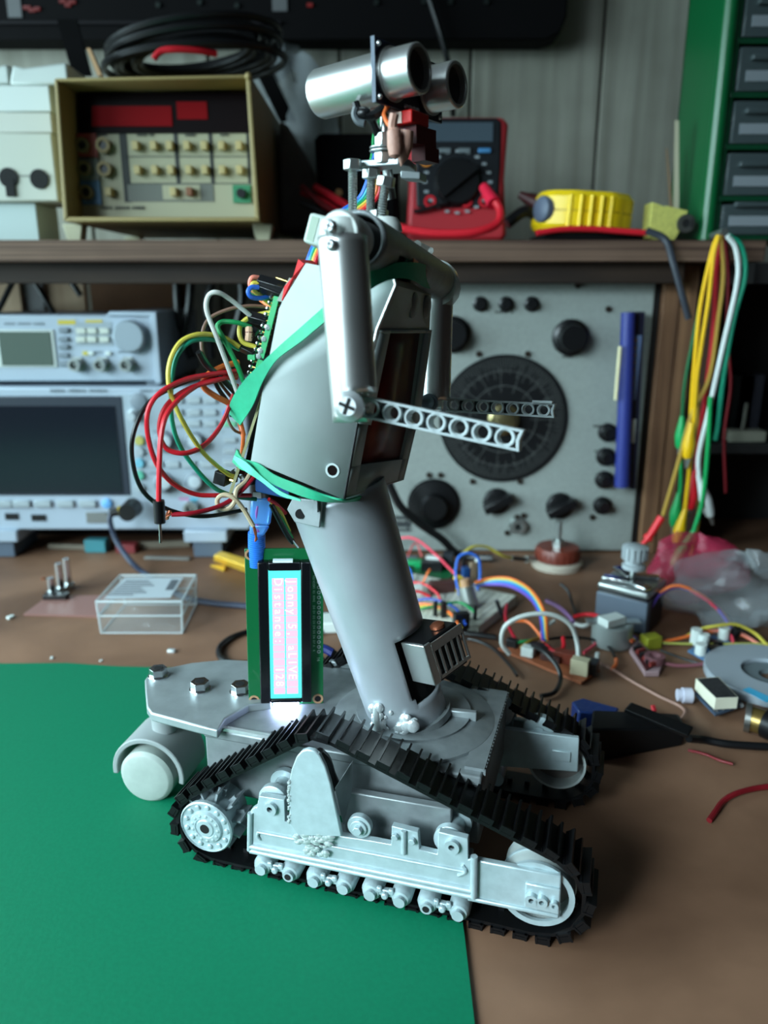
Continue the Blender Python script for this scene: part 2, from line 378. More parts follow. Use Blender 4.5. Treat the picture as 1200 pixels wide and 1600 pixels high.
bb = B(); bb.prism([q(136, 161, 11), q(262, 161, 11), q(264, 193, 11), q(136, 193, 11)], (0, 1.2, 0), REDW); bb.build('display', dwin)
bb = B(); bb.prism([q(270, 154, 11), q(318, 154, 11), q(320, 182, 11), q(272, 182, 11)], (0, 1.2, 0), REDW); bb.build('display', dwin)
rings = ((131, 228, RED), (163, 228, None), (134, 264, BLACK), (165, 265, None), (137, 301, BLUE))
for x, y, m in rings:
    p = PY(x, y, YD + 12)
    if m:
        B().box((p.x + 3, YD + 12.5, p.z), (17, 2, 20), mat({'red_insulation': 'jack_field_red', 'black_plastic': 'jack_field_grey', 'blue_insulation': 'jack_field_blue'}[m.name], {'red_insulation': (170, 70, 60), 'black_plastic': (120, 120, 112), 'blue_insulation': (90, 130, 170)}[m.name], .5)).build('jack_field', fp)
    bj = B(); bj.ring((p.x, YD + 13, p.z), (0, -1, 0), 3.6, 6.2, 6, mat('brass_ring', (128, 112, 76), .5, .3)); bj.cyl((p.x, YD + 13, p.z), (p.x, YD + 9, p.z), 4, BLACK); bj.build('banana_jack', fp)
BTN = mat('cream_button', (188, 168, 116), .45)
for y, xs in ((228, (213, 241, 266, 293, 320, 347, 374)), (266, (216, 243, 268, 296, 321, 348, 375)), (300, (272, 297, 171))):
    for x in xs:
        p = PY(x, y, YD + 10); m = mat('brown_button', (130, 80, 50), .5) if (x, y) == (297, 300) else BTN
        B().box((p.x, YD + 10, p.z), (5.5, 9, 7), m).build('push_button', fp, bevel=.6)
LN = mat('dark_print', (50, 52, 50), .6)
for x0, y0, x1, y1 in ((195, 204, 197, 316), (195, 244, 391, 245.5), (197, 286, 393, 287.5), (276, 206, 277, 286), (330, 206, 331, 286), (196, 206, 390, 207), (388, 206, 389, 286)):
    panel(x0, y0, x1, y1, YD + 13.6, 0, LN, 'printed_line', fp, th=.5)
panel(201, 288, 333, 315, YD + 13.4, 0, mat('grey_print', (110, 112, 104), .6), 'printed_field', fp, th=.6)
panel(255, 289, 312, 312, YD + 12.8, 0, CREAM, 'printed_field', fp, th=.6)
p = PY(378, 303, YD + 12); B().box((p.x, YD + 12.5, p.z), (16, 2, 15), mat('jack_field_green', (50, 130, 90), .5)).cyl((p.x, YD + 6, p.z), (p.x, YD + 13, p.z), 4, BLACK).build('earth_terminal', fp)
for t_, x, y, sz in (('------------------', 158, 327, 3.6), ('--------', 215, 213, 3), ('-----', 290, 213, 3), ('----', 345, 213, 3), ('V', 128, 213, 3), ('------', 152, 213, 3)):
    p = PY(x, y, YD + 13); smallprint(len(t_), sz, LN, fp, p)
for x in (118, 412):
    p = PY(x, 350, YD + 12); B().prism([(p.x - 9, YD + 4, 313), (p.x + 9, YD + 4, 313), (p.x + 6, YD + 4, 298.2), (p.x - 6, YD + 4, 298.2)], (0, 14, 0), CREAM).build('foot', dm, bevel=1)
    B().prism([(p.x - 9, YD + 174, 313), (p.x + 9, YD + 174, 313), (p.x + 6, YD + 174, 298.2), (p.x - 6, YD + 174, 298.2)], (0, 14, 0), CREAM).build('foot', dm, bevel=1)

# ---- cable coil on the bench multimeter
cc = B()
top = PY(250, 112, 790).z
for k in range(9):
    rr = (80, 72, 64, 56, 48, 76, 68, 60, 78)[k] + random.uniform(-3, 3); pts = []
    for i in range(28):
        t = 2 * math.pi * i / 27; pts.append((-205 + 30 + rr * 1.05 * math.cos(t), 800 + rr * .8 * math.sin(t), top + 3 + k * 2.2 + 10 * math.cos(t + .6) * (k / 14) + 5 + 6 * math.cos(t)))
    cc.tube(pts, 3.2, BLACKW, sm=2)
tag(cc.build('cable_coil'), 'coil of black cable lying on top of the tan bench multimeter', 'cable')
tag(B().tube([PY(240, 92, 735), PY(252, 80, 735), PY(275, 77, 735), PY(310, 79, 740), PY(338, 84, 748)], 2.8, RED).build('red_lead'), 'short red lead lying across the black cable coil', 'cable')
a = PY(135, 75, 745); c = PY(152, 118, 745)
tag(B().prism([a, a + Vector((3, 0, 0)), c + Vector((4, 0, 0)), c], (0, 6, 0), mat('bare_wood_strip', (190, 150, 110), .7)).build('wood_strip'), 'thin bare wood strip leaning against the black cable coil', 'strip')

# ---- white sockets at the far left of the shelf
sk = thing('switch_box', 'white plastic switch box with two dark round holes at the left edge of the shelf', 'box', (PY(20, 300, 735).x, 735, 298))
WB = mat('off_white_plastic', (188, 190, 178), .5)
bb = B(); a = PY(-60, 315, 735); c = PY(80, 207, 735); bb.lh((a.x, 735, a.z), (c.x, 790, c.z), WB); bb.build('case', sk, bevel=1.5)
a = PY(-60, 350, 745); c = PY(58, 322, 745); B().lh((a.x, 742, 298.2), (c.x, 790, PY(0, 315, 735).z), mat('pale_blue_plastic', (176, 192, 190), .4)).build('base', sk, bevel=1)
for x, y in ((14, 278), (62, 280)):
    p = PY(x, y, 735); B().cyl((p.x, 733.6, p.z), (p.x, 735.5, p.z), 8.3, DARK).build('round_hole', sk)
p = PY(17, 294, 735); B().box((p.x, 734, p.z), (8, 2, 14), DARK).build('slot_hole', sk)
a, c = PY(-60, 275.5, 735), PY(80, 274, 735); B().lh((a.x, 734.3, a.z), (c.x, 735.2, c.z), mat('seam_grey', (110, 110, 104), .7)).build('seam', sk)
a, c = PY(-60, 208, 745), PY(84, 178, 745); z2 = c.z
tag(B().lh((a.x, 738, PY(0, 207, 735).z + .2), (c.x, 800, z2), mat('cream_box', (196, 196, 186), .55)).build('cream_box', bevel=1), 'cream box lying on the white switch box', 'box')
z3 = PY(0, 133, 738).z
tag(B().lh((a.x, 738, z2 + .2), (c.x + 1, 800, z3), WPLAS).build('white_box', bevel=1), 'plain white box in the middle of the stack at the left edge', 'box')
for i, (x0, x1, yt) in enumerate(((-60, 12, 99), (14, 104, 96))):
    a, c = PY(x0, 133, 738), PY(x1, yt, 738)
    tag(B().prism([(a.x, 738, z3 + .3), (c.x, 738, z3 + .3), (c.x - 1, 740, c.z), (a.x + 12, 741, c.z - 4), (a.x + 4, 740, c.z - 2)], (0, 60, 0), WPLAS).build('paper_bag', bevel=2),
        ('folded white paper packet at the very left on top of the stack', 'crumpled white paper packet on top of the white box stack')[i], 'packet', 'white packets on the box stack')

# ---- crumpled clear bag behind the multimeter
def crumple(name, label, cat, c, r, m, seed, sc, n=18, amp=.22):
    rnd = random.Random(seed); bb = B(); vs = []; fs = []
    ph = [(rnd.uniform(1, 5), rnd.uniform(1, 5), rnd.uniform(0, 6), rnd.uniform(0, 6)) for _ in range(5)]
    for j in range(n + 1):
        a = math.pi * j / n
        for i in range(2 * n):
            t = math.pi * i / n
            k = 1 + amp * sum(math.sin(p * t + u) * math.sin(q2 * a + v) for p, q2, u, v in [(round(p), q2, u, v) for p, q2, u, v in ph]) / 2 + rnd.uniform(-.05, .05)
            vs.append((c[0] + r * sc[0] * k * math.sin(a) * math.cos(t), c[1] + r * sc[1] * k * math.sin(a) * math.sin(t), max(c[2] - r * sc[2] * .98, c[2] + r * sc[2] * k * math.cos(a))))
    for j in range(n):
        for i in range(2 * n): fs.append((j * 2 * n + i, (j + 1) * 2 * n + i, (j + 1) * 2 * n + (i + 1) % (2 * n), j * 2 * n + (i + 1) % (2 * n)))
    bb.add(vs, fs, m); return tag(bb.build(name, angle=25), label, cat)
FILM = mat('grey_film', (150, 156, 160), .35, alpha=.55)
crumple('plastic_bag', 'crumpled grey plastic bag leaning behind the tan multimeter', 'bag', (PY(452, 200, 930).x, 952, 298 + 104), 92, FILM, 3, (.5, .22, 1.12))
pp_ = [PY(x, y, 835) for x, y in ((436, 185), (450, 196), (472, 232), (492, 270), (500, 300), (497, 340), (490, 360), (436, 362))]
for v in pp_: v.z = max(v.z, 298.4)
tag(B().prism(pp_, (0, 80, 0), mat('dull_grey_cloth', (104, 98, 94), .9, var=.1, scale=80)).build('cloth_pouch', bevel=6), 'dull grey-brown cloth pouch right beside the tan multimeter', 'pouch')

# ---- handheld meters
def meter(name, label, cx, Y, wpx, toppx, m_hol, red, tilt):
    p = PY(cx, 340, Y); wdt = wpx; t = thing(name, label, 'multimeter', (p.x, Y, 298.2))
    top = PY(cx, toppx, Y).z; h = top - 298.2; rot = Matrix.Rotation(R(-tilt), 3, 'X')
    T = Matrix.Translation((p.x, Y, 298.4)) @ Matrix.Rotation(R(-tilt), 4, 'X')
    bb = B(T); prof = [(-.46, 0), (.46, 0), (.5, .06), (.47, .5), (.5, .94), (.45, 1), (-.45, 1), (-.5, .94), (-.47, .5), (-.5, .06)]
    bb.prism([(x * wdt, -14, z * h) for x, z in prof], (0, 34, 0), m_hol); hol = bb.build('holster', t, bevel=4)
    return t, T, h, wdt
REDR = mat('red_rubber_holster', (176, 40, 48), .5); MFACE = mat('meter_face', (16, 19, 24), .45)
t, T, h, wd = meter('handheld_multimeter', 'red and black handheld multimeter standing upright behind the sensor head', 712, 770, 93, 183, REDR, True, 8)
bb = B(T); bb.prism([(x * wd, -16.5, z * h) for x, z in [(-.40, .27), (.40, .27), (.42, .62), (.42, .95), (.38, .98), (-.38, .98), (-.42, .95), (-.42, .62)]], (0, 4, 0), MFACE); fc = bb.build('face', t, bevel=1.5)
B(T).lh((-.36 * wd, -17.4, .79 * h), (.34 * wd, -16, .94 * h), mat('meter_lcd', (70, 82, 92), .3)).build('display', fc)
for i, x in enumerate((-.30, -.13, .06, .26)):
    B(T).lh(((x - .06) * wd, -19, .70 * h), ((x + .06) * wd, -16, .735 * h), mat('grey_key', (110, 118, 122), .5) if i < 3 else mat('blue_key', (70, 130, 180), .5)).build('key', fc, bevel=.5)
B(T).cyl((-.31 * wd, -19, .635 * h), (-.31 * wd, -16, .635 * h), 5, mat('orange_key', (226, 140, 50), .5)).build('key', fc)
kb = B(T); kb.lathe((0, -16, .47 * h), (0, -1, 0), [(0, 22), (5, 20), (6, 19), (6, 0.1)], BLACK, 28); kb.box((0, -24, .47 * h), (8, 6, 40), BLACK, Matrix.Rotation(R(52), 3, 'Y')); kb.build('rotary_dial', fc)
rnd = random.Random(2)
for i in range(20):
    a = 2 * math.pi * i / 20
    B(T).box((30 * math.cos(a), -16.8, .47 * h + 27 * math.sin(a)), (4, .8, 2.2), mat('meter_print', (150, 156, 160), .5)).build('dial_mark', fc)
for i, x in enumerate((-.27, -.09, .09, .27)):
    B(T).ring((x * wd, -16, .315 * h), (0, -1, 0), 3, 5.5, 2, (RED, BLACK, RED, RED)[i]).cyl((x * wd, -16.6, .315 * h), (x * wd, -16, .315 * h), 3, DARK).build('input_jack', fc)
B(T).tube([(-.43 * wd, -18, .23 * h), (-.3 * wd, -20, .25 * h), (-.1 * wd, -22, .30 * h)], 1.8, BLACKW).build('strap_cord', t)
t, T, h, wd = meter('handheld_multimeter', 'darker handheld multimeter leaning back left of the red and black one', 560, 805, 84, 207, mat('dark_meter_case', (12, 6, 8), .9, spec=.1), False, 10)
bb = B(T); bb.prism([(x * wd, -16, z * h) for x, z in [(-.42, .12), (.42, .12), (.42, .9), (.36, .95), (-.36, .95), (-.42, .9)]], (0, 3, 0), mat('dark_meter_face', (6, 6, 7), .8, spec=.1)); bb.build('face', t, bevel=1)
B(T).cyl((-.22 * wd, -17, .45 * h), (-.22 * wd, -15, .45 * h), 3.5, mat('dim_orange_mark', (120, 80, 30), .5)).build('key', t)

# test leads
p = lambda x, y, Y: PY(x, y, Y)
lead = B(); lead.tube([p(492, 292, 800), p(520, 308, 790), p(560, 332, 770), p(600, 348, 735), p(650, 361, 722), p(700, 365, 715), p(745, 362, 712), p(776, 350, 716), p(782, 330, 722), p(772, 312, 730)], 3.6, RED)
lead.cyl(p(772, 318, 728), p(756, 292, 744), 6.5, mat('red_plug', (214, 30, 60), .4), 4.5)
tag(lead.build('test_lead'), 'red test lead looping along the shelf edge and plugged into the red and black multimeter', 'cable')
for i, pts in enumerate((((470, 300), (500, 312), (530, 330), (540, 345)), ((470, 290), (505, 320), (560, 350), (610, 352)), ((468, 316), (500, 330), (520, 350)))):
    tag(B().tube([p(x, y, 790 - 10 * i) for x, y in pts], 2.6, (RED, mat('dark_red_lead', (110, 16, 22), .5), BLACKW)[i]).build('loose_lead'),
        ('red lead crossing behind the steel bolts', 'dark red lead sagging below the dark meter', 'black lead beside the red ones left of the bolts')[i], 'cable', 'loose test leads beside the dark meter')
tag(B().tube([p(792, 350, 745), p(820, 330, 748), p(842, 336, 752), p(836, 312, 756), p(820, 310, 760)], 5, BLACKW).cyl(p(840, 318, 750), p(812, 304, 756), 7, mat('dark_probe', (60, 14, 16), .5), 3).build('probe_tangle'), 'tangle of black leads with a dark red probe tip left of the yellow tape', 'probe')
tag(B().tube([p(838, 364, 708), p(880, 358, 708), p(930, 358, 708), p(970, 361, 706), p(1012, 364, 704)], 2.6, RED).build('red_wire'), 'red wire lying on the shelf in front of the yellow tape measure', 'cable')
tag(B().tube([p(1010, 360, 700), p(1040, 375, 694), p(1052, 410, 684), p(1066, 460, 680), p(1076, 498, 680)], 3, mat('slate_cable', (40, 44, 54), .5)).build('slate_cable'), 'dark slate cable drooping over the right end of the shelf', 'cable')

# yellow tape measure
bb = B(); pts_ = [(PY(850, 366, 716).x, 712), (PY(1000, 366, 716).x + 4, 716), (PY(1010, 366, 716).x, 770), (PY(850, 366, 716).x, 790)]
bb.prism([(x, y, 298.2) for x, y in pts_], (0, 0, 6.6), mat('black_cloth', (16, 14, 15), .9, spec=.1))
tag(bb.build('black_cloth', bevel=2), 'folded black cloth under the yellow tape measure', 'cloth')
tm = thing('tape_measure', 'yellow ribbed tape measure lying on the shelf with a grey button', 'tape measure', (PY(910, 345, 735).x, 735, 298.2))
YEL = mat('yellow_plastic', (236, 196, 20), .35)
c0 = PY(912, 322, 740)
bb = B(Matrix.Translation((c0.x, 752, 306.5)) @ Matrix.Rotation(R(3), 4, 'Y'))
prof = []
for i in range(40):
    t = 2 * math.pi * i / 40; rx, ry = 44, 36
    k = 1 + (0.018 * (1 if (i % 4 < 2) else -1) if (i > 26) else 0)
    sx = (abs(math.cos(t)) ** .75) * (1 if math.cos(t) > 0 else -1); sy = (abs(math.sin(t)) ** .75) * (1 if math.sin(t) > 0 else -1)
    prof.append((rx * k * sx, ry * k * sy))
bb.loft([(x * .93, y * .93, 0) for x, y in prof], [(x, y, 5) for x, y in prof], YEL)
bb.loft([(x, y, 5) for x, y in prof], [(x, y, 15.6) for x, y in prof], YEL)
bb.loft([(x * .985, y * .985, 15.6) for x, y in prof], [(x * .985, y * .985, 17) for x, y in prof], mat('yellow_seam', (190, 150, 16), .5))
bb.loft([(x, y, 17) for x, y in prof], [(x, y, 28) for x, y in prof], YEL)
bb.loft([(x, y, 28) for x, y in prof], [(x * .9, y * .9, 33) for x, y in prof], YEL)
for i in range(7):
    x = -18 + i * 9; bb.cyl((x, -36 * (1 - (abs(x) / 46) ** 3) - .4, 2), (x, -36 * (1 - (abs(x) / 46) ** 3) - .4, 29), 2.2, YEL, n=10)
bb.build('case', tm)
bb = B(Matrix.Translation((c0.x, 752, 306.5)) @ Matrix.Rotation(R(3), 4, 'Y')); bb.lathe((-37, -20, 17), (-.9, -.45, 0), [(0, 12), (5, 11), (7, 8)], mat('slate_button', (84, 92, 110), .5), 20); bb.build('lock_button', tm)

# foam block, screw, stick
a, c = PY(1014, 358, 725), PY(1074, 322, 725)
tag(B().prism([(a.x, 722, 298.3), (a.x + 22, 722, 298.3), (c.x - 6, 722, 306), (c.x, 722, c.z - 4), (c.x - 20, 722, c.z), (a.x + 12, 722, c.z - 1), (a.x, 722, c.z + 3)], (0, 22, 0), mat('yellow_foam', (196, 190, 100), .9, var=.15, scale=300, bump=.6)).build('foam_block', bevel=1), 'yellow foam offcut on the right end of the shelf', 'foam')
pp = PY(1072, 349, 706)
tag(B().cyl((pp.x, 706, pp.z), (pp.x + 4, 722, pp.z), 6.5, BLACK).ring((pp.x, 705, pp.z), (0, 1, 0), 3.5, 7.5, 4, mat('knurled_metal', (110, 110, 106), .4, .8)).build('metal_ferrule'), 'small round dark ferrule in front of the yellow foam', 'ferrule')
tag(B().loft([PY(1052, 330, 745), PY(1061, 330, 745), PY(1061, 330, 750), PY(1052, 330, 750)], [PY(1054, 188, 745), PY(1061, 188, 745), PY(1061, 188, 750), PY(1054, 188, 750)], mat('pale_stick', (190, 180, 156), .7)).build('wooden_stick'), 'pale wooden stick standing upright against the green cabinet', 'stick')
tag(B().loft([PY(1046, 330, 752), PY(1052, 330, 752), PY(1052, 330, 756), PY(1046, 330, 756)], [PY(1040, 232, 760), PY(1043, 232, 760), PY(1043, 232, 764), PY(1040, 232, 764)], mat('brown_splinter', (130, 106, 84), .8)).build('wooden_splinter'), 'thin brown splinter of wood behind the pale stick', 'stick')

# ---- green drawer cabinet
GC = mat('green_enamel', (8, 86, 46), .3, spec=.6); GCD = mat('dark_green_enamel', (8, 60, 36), .4)
n1 = PY(1104, 340, 705); XL = n1.x
gc = thing('drawer_cabinet', 'green metal cabinet of small clear-fronted drawers at the right edge', 'cabinet', (XL + 90, 705, 298.2))
bb = B(); ZB = 298.4; ZT = 640
bb.lh((XL, 712, ZB), (XL + 3, 800, ZT), GC); bb.lh((XL + 240, 712, ZB), (XL + 243, 800, ZT), GC); bb.lh((XL, 797, ZB), (XL + 243, 800, ZT), GC); bb.lh((XL, 712, ZT - 3), (XL + 243, 800, ZT), GC); bb.lh((XL, 712, ZB), (XL + 243, 800, ZB + 3), GC)
bb.build('case', gc, bevel=.5)
bb = B(); bb.cyl((XL + 4, 712, ZB), (XL + 4, 712, ZT), 7, GC, n=20); bb.build('rolled_edge', gc)
rows = [PY(1120, y, 712).z for y in (372, 311, 231, 150, 66, -14, -96)]
bb = B()
for z in rows: bb.lh((XL + 10, 708, z - 2), (XL + 240, 795, z + 2), GCD)
for k in range(5): bb.lh((XL + 10 + k * 56, 709, ZB), (XL + 13 + k * 56, 795, ZT), GCD)
bb.build('divider_grid', gc, bevel=.4)
DRW = mat('clear_drawer', (70, 80, 82), .25, alpha=.8); LBL = mat('paper_label', (128, 134, 140), .7)
for r_ in range(6):
    for k in range(2):
        x0 = XL + 14 + k * 56; z0, z1 = rows[r_] + 2.5, rows[r_ + 1] - 5
        bb = B(); bb.lh((x0, 706, z0), (x0 + 51, 709, z1), DRW); bb.lh((x0, 709, z0), (x0 + 51, 780, z0 + 2), DRW); bb.lh((x0, 709, z0), (x0 + 2, 780, z1), DRW); bb.lh((x0 + 49, 709, z0), (x0 + 51, 780, z1), DRW)
        d = bb.build('drawer', gc, bevel=.5)
        B().lh((x0 + 6, 705.2, z0 + 7), (x0 + 44, 706, z0 + 15), LBL).build('label', d)
        B().lh((x0 + 8, 700, z0 + 22), (x0 + 43, 706, z0 + 26), DRW).build('handle', d, bevel=.8)

# ---- right-hand shaded recess, added cupboard with a shelf of odds and ends
DKW = mat('shaded_cupboard', (20, 17, 17), .8)  # added cupboard; its near-black colour stands in for the recess shade
XR = UPX + 60
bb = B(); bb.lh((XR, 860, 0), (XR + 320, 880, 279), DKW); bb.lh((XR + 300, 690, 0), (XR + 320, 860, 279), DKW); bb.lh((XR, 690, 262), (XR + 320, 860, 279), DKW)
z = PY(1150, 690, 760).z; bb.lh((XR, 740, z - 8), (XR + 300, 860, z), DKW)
tag(bb.build('added_cupboard', loc=(XR + 150, 760, 0)), 'added open cupboard coloured dark for the shade behind the hanging clip leads', 'cupboard')
pq = PY(1165, 686, 760)
tag(B().lh((pq.x - 18, 755, z + .2), (pq.x + 18, 775, z + 11), mat('dim_cream_part', (128, 126, 112), .7)).cyl((pq.x - 2, 765, z + 8), (pq.x - 1, 765, z + 38), 2, mat('dim_pin', (90, 88, 80), .5)).build('small_socket', bevel=1), 'small cream part with a thin pin on the added cupboard shelf', 'part')
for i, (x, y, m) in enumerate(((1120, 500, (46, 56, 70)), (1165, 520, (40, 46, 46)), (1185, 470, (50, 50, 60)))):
    a = PY(x, y, 830); tag(B().box((a.x, 835, z + 30), (26, 30, 60), mat('dim_carton_%d' % i, m, .7)).build('small_carton', bevel=1), ('dim blue carton', 'dim green carton', 'dim violet carton')[i] + ' standing in the added cupboard', 'carton')

# ---- signal generator (small, silver)
YG = 738
SIL = mat('instrument_grey', (166, 178, 192), .45, var=.03, scale=30); SILD = mat('instrument_trim', (120, 130, 140), .5)
def disc(parent, name, x, y, Y, r, h, m, n=24, top=None):
    p_ = PY(x, y, Y); prof = [(0, r), (h * .85, r), (h, r * .88), (h, .05)] if top is None else [(0, r), (h * .3, r), (h * .4, top), (h, top * .9), (h, .05)]
    return B().lathe((p_.x, Y, p_.z), (0, -1, 0), prof, m, n).build(name, parent)
a, c = PY(-80, 598, YG), PY(241, 492, YG)
fg = thing('function_generator', 'small silver function generator sitting on the oscilloscope', 'signal generator', ((a.x + c.x) / 2, YG, a.z))
SCOPETOP = PY(0, 603, YG).z
bb = B(); bb.lh((a.x, YG, SCOPETOP + 4), (c.x, YG + 150, c.z), SIL); bb.build('case', fg, bevel=2)
bb = B(); bb.prism([(c.x - 3, YG - 4, SCOPETOP + 3), (c.x + 3, YG - 4, SCOPETOP + 3), (c.x + 3, YG - 4, c.z + 3), (c.x - 40, YG - 4, c.z + 3), (c.x - 44, YG - 4, c.z - .5), (c.x - 3, YG - 4, c.z - 1)], (0, 155, 0), SIL); bb.build('bumper', fg, bevel=1)
for x in (a.x + 8, c.x - 14): B().lh((x, YG + 5, SCOPETOP + .3), (x + 12, YG + 130, SCOPETOP + 4), SILD).build('foot', fg)
panel(-40, 515, 84, 574, YG, 1.5, WPLAS, 'screen_frame', fg, .8)
panel(5, 518, 79, 571, YG, 2.2, mat('grey_green_screen', (84, 96, 88), .25), 'screen', fg)
panel(91, 500, 118, 507, YG, .6, mat('yellow_print', (196, 176, 60), .6), 'printed_strip', fg, th=1); panel(134, 500, 160, 504, YG, .6, _m['yellow_print'], 'printed_strip', fg, th=1)
panel(119, 503, 174, 540, YG, .5, mat('key_field', (150, 160, 168), .5), 'key_field', fg, th=1)
for y in (516, 530, 542, 555, 568): panel(93, y - 4, 108, y + 4, YG, 3, SILD, 'soft_key', fg, .8)
for x in (128, 145, 164):
    for y in (517, 530): panel(x - 7, y - 4.5, x + 7, y + 4.5, YG, 3, mat('cream_key', (196, 200, 190), .5), 'key', fg, .6)
for x, m in ((135, YELLOW), (143, WPLAS), (170, WPLAS)): panel(x - 4, 549, x + 4, 555, YG, 2.5, m, 'key', fg, .4)
disc(fg, 'tuning_knob', 206, 525, YG, 15, 11, mat('knob_silver', (150, 162, 172), .35, .3))
for x in (122, 161, 201):
    p_ = PY(x, 569, YG); B().ring((p_.x, YG, p_.z), (0, -1, 0), 3.4, 5.6, 12, STEEL).cyl((p_.x, YG, p_.z), (p_.x, YG - 9, p_.z), 1.5, STEEL).cyl((p_.x, YG, p_.z), (p_.x, YG - 2, p_.z), 8, STEEL, n=6).build('bnc_socket', fg)
for t_, x, y, sz in (('------------------', 8, 508, 3.4), ('------', 186, 552, 3), ('----', 150, 552, 3)):
    smallprint(len(t_), sz, SILD, fg, PY(x, y, YG - .2))

# ---- oscilloscope
YS = 728
a, c = PY(-100, 828, YS), PY(384, 604, YS)
os_ = thing('oscilloscope', 'large silver-grey digital oscilloscope with a dark screen at the left', 'oscilloscope', ((a.x + c.x) / 2, YS, 0))
bb = B(); bb.prism([(a.x, YS, a.z), (c.x - 4, YS, a.z), (c.x, YS, a.z + 6), (c.x, YS, c.z - 6), (c.x - 4, YS, min(c.z, SCOPETOP)), (a.x, YS, min(c.z, SCOPETOP))], (0, 110, 0), SIL); bb.build('case', os_, bevel=2)
panel(-60, 619, 191, 774, YS, 1.2, mat('screen_bezel', (40, 46, 58), .4), 'screen_frame', os_, 1)
panel(-60, 634, 180, 770, YS, 1.8, mat('dark_screen', (20, 24, 34), .18, spec=.6), 'screen', os_)
cp = panel(196, 616, 378, 778, YS, .5, mat('control_field', (156, 168, 178), .5), 'control_panel', os_, .5, th=1)
KN = mat('knob_pale', (176, 186, 192), .4); KEY = mat('scope_key', (160, 170, 176), .5)
disc(os_, 'knob', 217, 627, YS, 8, 3, SILD); disc(os_, 'knob', 210, 648, YS, 6, 12, KN, top=4.5)
for x, y in ((257, 690), (304, 690), (257, 754), (304, 753)): disc(os_, 'knob', x, y, YS, 10, 14, SILD, top=6.5); disc(os_, 'knob_cap', x, y, YS - 14, 6, 1, KN)
for y, m in ((688, mat('ring_yellow', (176, 170, 90), .5)), (705, KEY), (723, mat('ring_cyan', (110, 176, 196), .5)), (742, mat('ring_green', (90, 176, 150), .5)), (761, KEY)):
    disc(os_, 'channel_key', 219, y, YS, 4.6, 4, m)
for y in (625, 644, 661):
    for x in (276, 304, 329): panel(x - 10, y - 5, x + 10, y + 5, YS, 3, KEY, 'key', os_, .8)
for x in (245, 271, 296, 324): panel(x - 10, 720, x + 10, 730, YS, 3, KEY, 'key', os_, .8)
for y in (645, 662, 687, 704, 722): panel(350, y - 4, 370, y + 4, YS, 3, (mat('blue_lit_key', (60, 130, 220), .4), mat('green_key', (110, 180, 140), .5), KEY, KEY, KEY)[(645, 662, 687, 704, 722).index(y)], 'key', os_, .8)
for x in (7, 35, 68, 103, 138): panel(x - 13, 781, x + 13, 792, YS, 3, KEY, 'menu_key', os_, 1.2)
disc(os_, 'power_key', 168, 786, YS, 5, 3, mat('pale_blue_key', (110, 170, 225), .4))
for x, y, ww in ((19, 807, 10), (61, 809, 11)): panel(x - ww, y - 5, x + ww, y + 5, YS, .6, DARK, 'usb_port', os_)
panel(136, 800, 168, 817, YS, 1, mat('probe_clip_plate', (130, 132, 130), .4, .4), 'probe_terminal', os_, .4)
for x, y in ((301, 791), (350, 793)):
    p_ = PY(x, y, YS); B().ring((p_.x, YS, p_.z), (0, -1, 0), 4, 7, 12, STEEL).cyl((p_.x, YS, p_.z), (p_.x, YS - 9, p_.z), 2, STEEL).build('bnc_socket', os_)
panel(280, 778, 300, 781, YS, .6, mat('pink_print', (200, 120, 170), .5), 'printed_strip', os_, th=1); panel(296, 778, 310, 781, YS, .7, mat('cyan_print', (90, 190, 220), .5), 'printed_strip', os_, th=1)
for t_, x, y, sz in (('--------------------', 80, 613, 4.6), ('------------', 220, 613, 4), ('--------', 240, 676, 3), ('----------', 236, 741, 3), ('-------', 330, 676, 3)):
    smallprint(len(t_), sz, SILD, os_, PY(x, y, YS - .7))
for x0, x1 in ((-60, 30), (290, 356)):
    a1, c1 = PY(x0, 845, YS), PY(x1, 827, YS)
    f_ = B().lh((a1.x, YS - 6, a1.z), (c1.x, YS + 60, a.z + 1), SIL).build('foot_bracket', os_, bevel=1.5)
    B().lh((a1.x + 8, YS - 3, .2), (c1.x - 6, YS + 50, a1.z), mat('blue_grey_foot', (84, 96, 112), .6)).build('foot', f_, bevel=1)
cb_ = thing('probe_cable', 'black coaxial plug and grey cable hanging from the oscilloscope front', 'cable', PY(205, 795, YS - 25) * 1.0)
p_ = PY(208, 793, YS - 13); bb = B(); bb.cyl((p_.x, YS - 12.6, p_.z), (p_.x, YS - 32, p_.z), 9.5, BLACK, 8.5, n=18)
bb.cyl(PY(202, 796, YS - 24), PY(172, 802, YS - 28), 5.5, BLACK, 3.5); bb.build('plug', cb_)
B().cyl(PY(189, 799, YS - 26.5), PY(186, 799.5, YS - 26.8), 5.4, mat('yellow_ring', (190, 160, 40), .4)).build('colour_ring', cb_)
B().tube([PY(174, 801, YS - 28), PY(172, 815, YS - 30), PY(182, 845, YS - 34), PY(205, 878, YS - 55), PZ(232, 900, 3), PZ(280, 930, 3), PZ(330, 942, 3), PZ(384, 947, 3), PZ(470, 958, 3), PZ(520, 962, 3)], 2.6, mat('slate_blue_cable', (48, 56, 76), .45)).build('cable', cb_)

